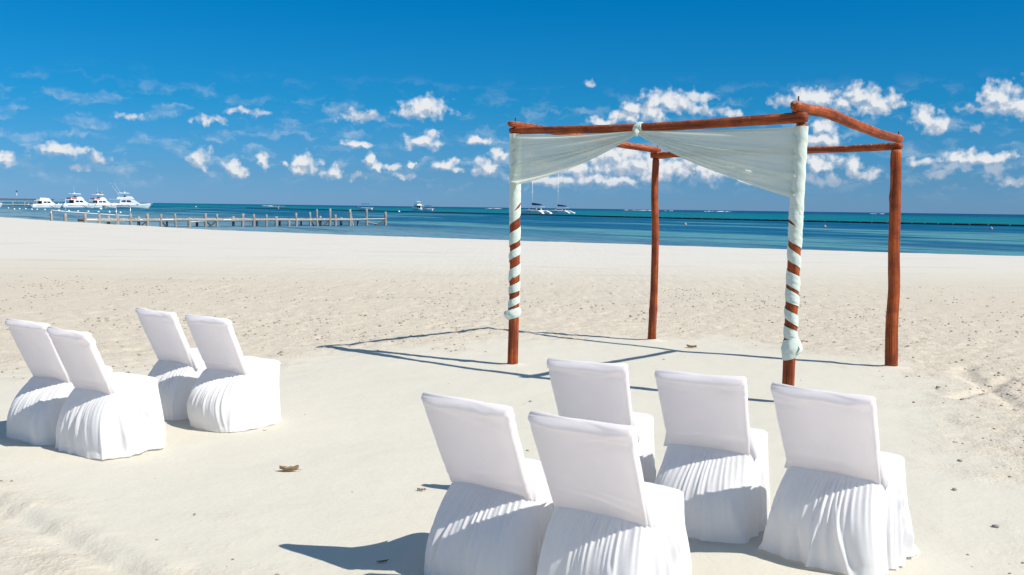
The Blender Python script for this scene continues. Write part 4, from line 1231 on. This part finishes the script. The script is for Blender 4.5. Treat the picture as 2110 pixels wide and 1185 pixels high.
def catamaran(label, loc_, rz, L, mast):
    k = L / 13.0
    t = empty('sailing_catamaran', (loc_[0], loc_[1], SEA_Z), rz)
    tag(t, label, 'catamaran', 'sailing catamarans anchored offshore')
    for sg in (-1, 1):
        mb = hull_mb(L, 1.7 * k, 1.35 * k, .15, .4 * k, 2.2, .75)
        mb.v = [(x - (max(0, -x / L - .38) * 4.0 * k if z < .5 else 0), y + sg * 2.6 * k, z - max(0, (-x / L - .32)) * 5.0 * k * (z > .5)) for x, y, z in mb.v]
        hl = mb.build('hull', M_WHITE, t, True)
        MB().box((.5 * k, sg * (2.6 + .84) * k, .95 * k), (2.6 * k, .03, .20 * k)).build('hull_window', M_GLASS, hl)
    MB().prism([(-3.6 * k, .85 * k), (2.6 * k, .85 * k), (2.6 * k, 1.30 * k), (-3.6 * k, 1.30 * k)], -2.0 * k, 2.0 * k).build('bridge_deck', M_WHITE, t)
    z0, z1 = 1.30 * k, 2.35 * k
    d = MB().prism([(-2.2 * k, z0), (2.5 * k, z0), (1.2 * k, z1 - .1 * k), (-.2 * k, z1), (-2.2 * k, z1)], -1.8 * k, 1.8 * k, .25 * k).build('saloon', M_WHITE, t)
    for sg in (-1, 1):
        f = lambda z, sg=sg: sg * (1.803 * k - .25 * k * max(0, z - z0) / (z1 - z0))
        win(d, [(-1.9 * k, z0 + .35 * k), (1.7 * k, z0 + .35 * k), (.9 * k, z1 - .22 * k), (-1.9 * k, z1 - .2 * k)], f)
    MB().box((-2.23 * k, 0, z0 + .45 * k), (.05, 2.0 * k, .85 * k)).build('saloon_shade_panel', M_SHADEIN, d)  # dark panel with the saloon opening's shade in its colour
    MB().box((-3.0 * k, 0, z1 + .42 * k), (2.2 * k, 3.2 * k, .09 * k)).build('bimini', M_WHITE, t)
    for xx in (-3.9, -2.1):
        for sg in (-1, 1):
            MB().tube([(xx * k, sg * 1.5 * k, z0), (xx * k, sg * 1.5 * k, z1 + .4 * k)], .03, 6).build('bimini_post', M_STEEL, t)
    m = MB().tube([(1.4 * k, 0, z0), (1.4 * k, 0, mast)], [.13, .08], 8).build('mast', M_WHITE, t, True)
    MB().box((1.4 * k, 0, mast * .55), (.06, 1.8 * k, .06)).build('spreader', M_WHITE, m)
    bs = MB()
    zb = z1 + 1.0 * k
    bs.rings([[(x, r_ * math.cos(a) * .6, zb + r_ * (1 + math.sin(a))) for a in np.linspace(0, 2 * math.pi, 10, endpoint=False)]
              for x, r_ in ((1.3 * k, .52 * k), (.6 * k, .50 * k), (-1.2 * k, .40 * k), (-3.0 * k, .28 * k), (-3.9 * k, .12 * k))])
    bs.build('sail_cover', M_NAVY, t, True)
    st_ = MB()
    for p in ((5.6 * k, 0, 1.4 * k), (-2.0 * k, 3.2 * k, 1.3 * k), (-2.0 * k, -3.2 * k, 1.3 * k)):
        st_.tube([(1.4 * k, 0, mast * .93), p], .014, 4)
    st_.build('stay', M_STEEL, t)
    return t
catamaran('white sailing catamaran beside the cloth-wrapped gazebo post, navy sail cover', (8.6, 397), R(140), 12.6, 15.5)
catamaran('white sailing catamaran farther from the wrapped post, alone, navy sail cover', (21.0, 446), R(148), 11.6, 18.0)

# ------------------------------------------------------------------ far dock with its roofed walkway
dock = empty('far_dock', (-190, 372, SEA_Z))
tag(dock, 'roofed white-railed dock on dark piles behind the moored yachts', 'dock')
ddir = Vector((62, 26, 0)).normalized()
dn = Vector((ddir.y, -ddir.x, 0))
def dk(s_, n_, z):
    return Vector((-30, -13, 0)) + ddir * s_ + dn * n_ + Vector((0, 0, z))
MB().add([dk(0, 0, .9), dk(68, 0, .9), dk(68, -3, .9), dk(0, -3, .9), dk(0, 0, 1.15), dk(68, 0, 1.15), dk(68, -3, 1.15), dk(0, -3, 1.15)],
         [(3, 2, 1, 0), (4, 5, 6, 7), (0, 1, 5, 4), (2, 3, 7, 6), (1, 2, 6, 5), (0, 4, 7, 3)]).build('deck', M_DECK, dock)
MB().add([dk(0, .3, 2.7), dk(50, .3, 2.7), dk(50, -3.3, 2.7), dk(0, -3.3, 2.7), dk(0, -.2, 3.15), dk(50, -.2, 3.15), dk(50, -2.8, 3.15), dk(0, -2.8, 3.15)],
         [(3, 2, 1, 0), (4, 5, 6, 7), (0, 1, 5, 4), (2, 3, 7, 6), (1, 2, 6, 5), (0, 4, 7, 3)]).build('roof', M_DARKWOOD, dock)
for i in range(18):
    s_ = i * 4.0
    for n_ in (-.2, -2.8):
        MB().tube([dk(s_, n_, -1.5), dk(s_, n_, 1.0)], .18, 8).build('pile', M_PILE, dock)
    if i < 13:
        MB().tube([dk(s_, -.15, 1.1), dk(s_, -.15, 2.75)], .10, 6).build('roof_post', M_OFFWHITE, dock)
for z in (1.9, 2.6):
    MB().tube([dk(0, .02, z), dk(50, .02, z)], .07, 5).build('rail', M_OFFWHITE, dock)
lamp = empty('dock_lamp', (-186.3, 375.0, SEA_Z + 1.1))
tag(lamp, 'tall thin lamp post with a dark head on the roofed dock', 'lamp')
MB().tube([(0, 0, 0), (0, 0, 4.6)], [.07, .05], 8).build('lamp_pole', M_STEEL, lamp, True)
MB().tube([(0, 0, 4.6), (0, 0, 4.75), (0, 0, 5.0)], [.15, .38, .20], 10).build('lamp_head', M_SHADEIN, lamp, True)
pole2 = empty('mooring_pole', (-165.5, 402, SEA_Z - 1))
tag(pole2, 'tall grey timber mooring pole with a crossarm behind the moored yachts', 'pole')
MB().tube([(0, 0, 0), (0, 0, 7.6)], [.28, .22], 8).build('pole_shaft', M_PILE, pole2, True)
MB().tube([(-2.2, 0, 7.0), (.6, 0, 7.1)], .09, 6).build('crossarm', M_PILE, pole2, True)

# ------------------------------------------------------------------ floating barrier and buoys
BOOM = [(-150, 560), (-90.7, 462), (-45.0, 391), (-4.3, 328), (33.8, 258), (63.5, 216.3), (75.1, 200), (94.8, 181), (130, 135)]
bm = MB()
bp_ = resample([(x, y, SEA_Z + .10) for x, y in BOOM], 3.0)
for a, b in zip(bp_[:-1], bp_[1:]):
    a, b = Vector(a), Vector(b)
    bm.tube([a.lerp(b, q) for q in (0.0, .04, .12, .88, .96, 1.0)], [.05, .22, .25, .25, .22, .05], 8, False)
boom = bm.build('floating_barrier', M_BLACK, None, True)
tag(boom, 'long black floating barrier lying across the sea', 'barrier')

def buoy_proto(r, mat):
    t = empty('buoy')
    rings = [[(q * r * math.cos(a), q * r * math.sin(a), z * r) for a in np.linspace(0, 2 * math.pi, 12, endpoint=False)]
             for q, z in ((.35, -.75), (.8, -.5), (1, 0), (.92, .4), (.6, .8), (.2, .98))]
    MB().rings(rings).build('float', mat, t, True)
    MB().tube([(0, 0, r * .9), (0, 0, r * 1.3)], r * .16, 8).build('eye', M_STEEL, t, True)
    MB().tube([(r * 1.01 * math.cos(a), r * 1.01 * math.sin(a), 0.0) for a in np.linspace(0, 2 * math.pi, 16)], r * .07, 6).build('band', M_STEEL, t, True)
    return t
LINE = [(-149.7, 296.1), (-130.0, 260.2), (-135.7, 274.5), (-132.3, 271.0), (-124.8, 258.9), (-124.5, 261.1), (-120.0, 255.9), (-110.5, 242.9), (-104.3, 234.4),
        (-98.6, 226.2), (-94.9, 223.0), (-90.5, 217.9), (-87.0, 215.2), (-82.1, 208.7)]
proto = None
for (x, y) in LINE:
    b = buoy_proto(.24, M_BUOY) if proto is None else link_copy(proto)
    proto = proto or b
    b.location = (x, y, SEA_Z + .05)
    tag(b, 'small white float in the buoy line between old pier and moored yachts', 'buoy', 'floats of the buoy line')
proto2 = None
for (x, y), lab in (((-43.2, 378.4), 'big white ball buoy on the black floating barrier'), ((-124.3, 301), 'white buoy between the buoy line and the red-cloth yachts'),
                    ((-189.9, 598), 'pale buoy far out between the long sportfisher and the pier'), ((-126.6, 539), 'white buoy far out beyond the middle of the old pier')):
    b = buoy_proto(.42, M_BUOY) if proto2 is None else link_copy(proto2)
    proto2 = proto2 or b
    b.location = (x, y, SEA_Z + .08)
    tag(b, lab, 'buoy', 'single mooring buoys')
proto3 = None
for (x, y), lab in (((45.1, 144.2), 'small pinkish buoy between the two gazebo posts at one side, inside the barrier'), ((25.6, 148.0), 'small pinkish buoy just past the rear gazebo post, inside the barrier'),
                    ((70.5, 147.0), 'small pinkish buoy out past the bare crooked corner post')):
    b = buoy_proto(.22, M_ORANGE) if proto3 is None else link_copy(proto3)
    proto3 = proto3 or b
    b.location = (x, y, SEA_Z + .05)
    tag(b, lab, 'buoy', 'small pinkish buoys off the beach')

# surf breaking on the far reef
fm = MB()
rs_ = random.Random(12)
M_FOAM = simple('surf_foam', (0.80, 0.82, 0.82), 0.9, 0.1, 0.1, 0.4)
for (x, y, ln, cnt) in ((252, 2046, 60, 9), (364, 1770, 48, 8), (618, 1689, 26, 4), (-30, 1750, 40, 5), (-308, 1274, 20, 3), (300, 1980, 30, 3)):
    for i in range(cnt):
        cx = x + rs_.uniform(-.5, .5) * ln
        l2 = rs_.uniform(3, 10)
        hgt = rs_.uniform(.35, .9)
        rg = []
        for q in np.linspace(-1, 1, 7):
            w = math.sqrt(max(0.02, 1 - q * q))
            rg.append([(cx + q * l2, y + rs_.uniform(-1, 1) + 1.2 * w * math.cos(a), SEA_Z + hgt * w * math.sin(a) * rs_.uniform(.7, 1.2)) for a in np.linspace(0, math.pi, 6)])
        fm.rings(rg, close=False, cap0=False, cap1=False)
tag(fm.build('surf', M_FOAM, None, True), 'white surf breaking along the far reef', 'surf', kind='stuff')

# ------------------------------------------------------------------ bits lying on the sand
M_LEAF = simple('dry_leaf', (0.30, 0.20, 0.11), 0.8, 0.2, 0.4, 60.0)
def dry_leaf(label, x, y, L_, w_, rz, curl):
    z = float(sand_height(np.array([x]), np.array([y]))[0])
    t = empty('dry_leaf', (x, y, z), rz)
    tag(t, label, 'leaf')
    vs, fs = [], []
    n, m = 14, 6
    for i in range(n + 1):
        q = i / n
        w = w_ * math.sin(math.pi * min(.98, q * .96 + .02)) ** .8
        for j in range(m + 1):
            s_ = j / m * 2 - 1
            vs.append(((q - .5) * L_, s_ * w / 2, .006 + curl * (s_ * s_ * .6 + (q - .5) ** 2 * 1.6) * w_ + .002 * math.sin(q * 20 + s_ * 3)))
    for i in range(n):
        for j in range(m):
            a = i * (m + 1) + j
            fs.append((a, a + 1, a + m + 2, a + m + 1))
    mesh_obj('blade', vs, fs, M_LEAF, t)
    MB().tube([(-L_ / 2, 0, .008), (0, 0, .010), (L_ / 2 * .9, 0, .012), (L_ / 2 * 1.25, .004, .012)], .0022, 5).build('stem', M_LEAF, t, True)
dry_leaf('curled dry leaf lying alone on the open sand of the aisle', -1.33, 5.90, .115, .045, .12, .8)
dry_leaf('dark dry leaf on the sand inside the gazebo by its rear post', 2.107, 11.54, .12, .05, -.5, .7)
dry_leaf('small dry leaf on the sand in the long chair shadow of the aisle', -0.57, 4.38, .05, .016, .3, .3)
dry_leaf('small dry leaf at the skirt hem of the chair casting the long shadow', -0.50, 5.55, .05, .02, -.2, .6)
def beach_stone(label, x, y, r, seed):
    z = float(sand_height(np.array([x]), np.array([y]))[0])
    rs2 = random.Random(seed)
    rg = []
    for q in np.linspace(.06, .94, 7):
        w = math.sin(math.pi * q)
        rg.append([(r * w * math.cos(a) * rs2.uniform(.85, 1.15), r * .75 * w * math.sin(a) * rs2.uniform(.85, 1.15), -r * .45 * math.cos(math.pi * q)) for a in np.linspace(0, 2 * math.pi, 12, endpoint=False)])
    o = MB().rings(rg).build('beach_stone', M_PILE, None, True)
    o.location = (x, y, z + r * .25)
    o.rotation_euler = (0, 0, rs2.uniform(0, 6))
    tag(o, label, 'stone')
beach_stone('small grey stone on the bare sand beside the wide-skirted chair', 2.58, 5.66, .018, 3)
beach_stone('flat grey stone on the bare sand out past the wide-skirted chair hem', 2.50, 5.00, .020, 4)
beach_stone('little stone on the trodden sand edge out past the crooked corner post', 2.92, 6.35, .018, 5)
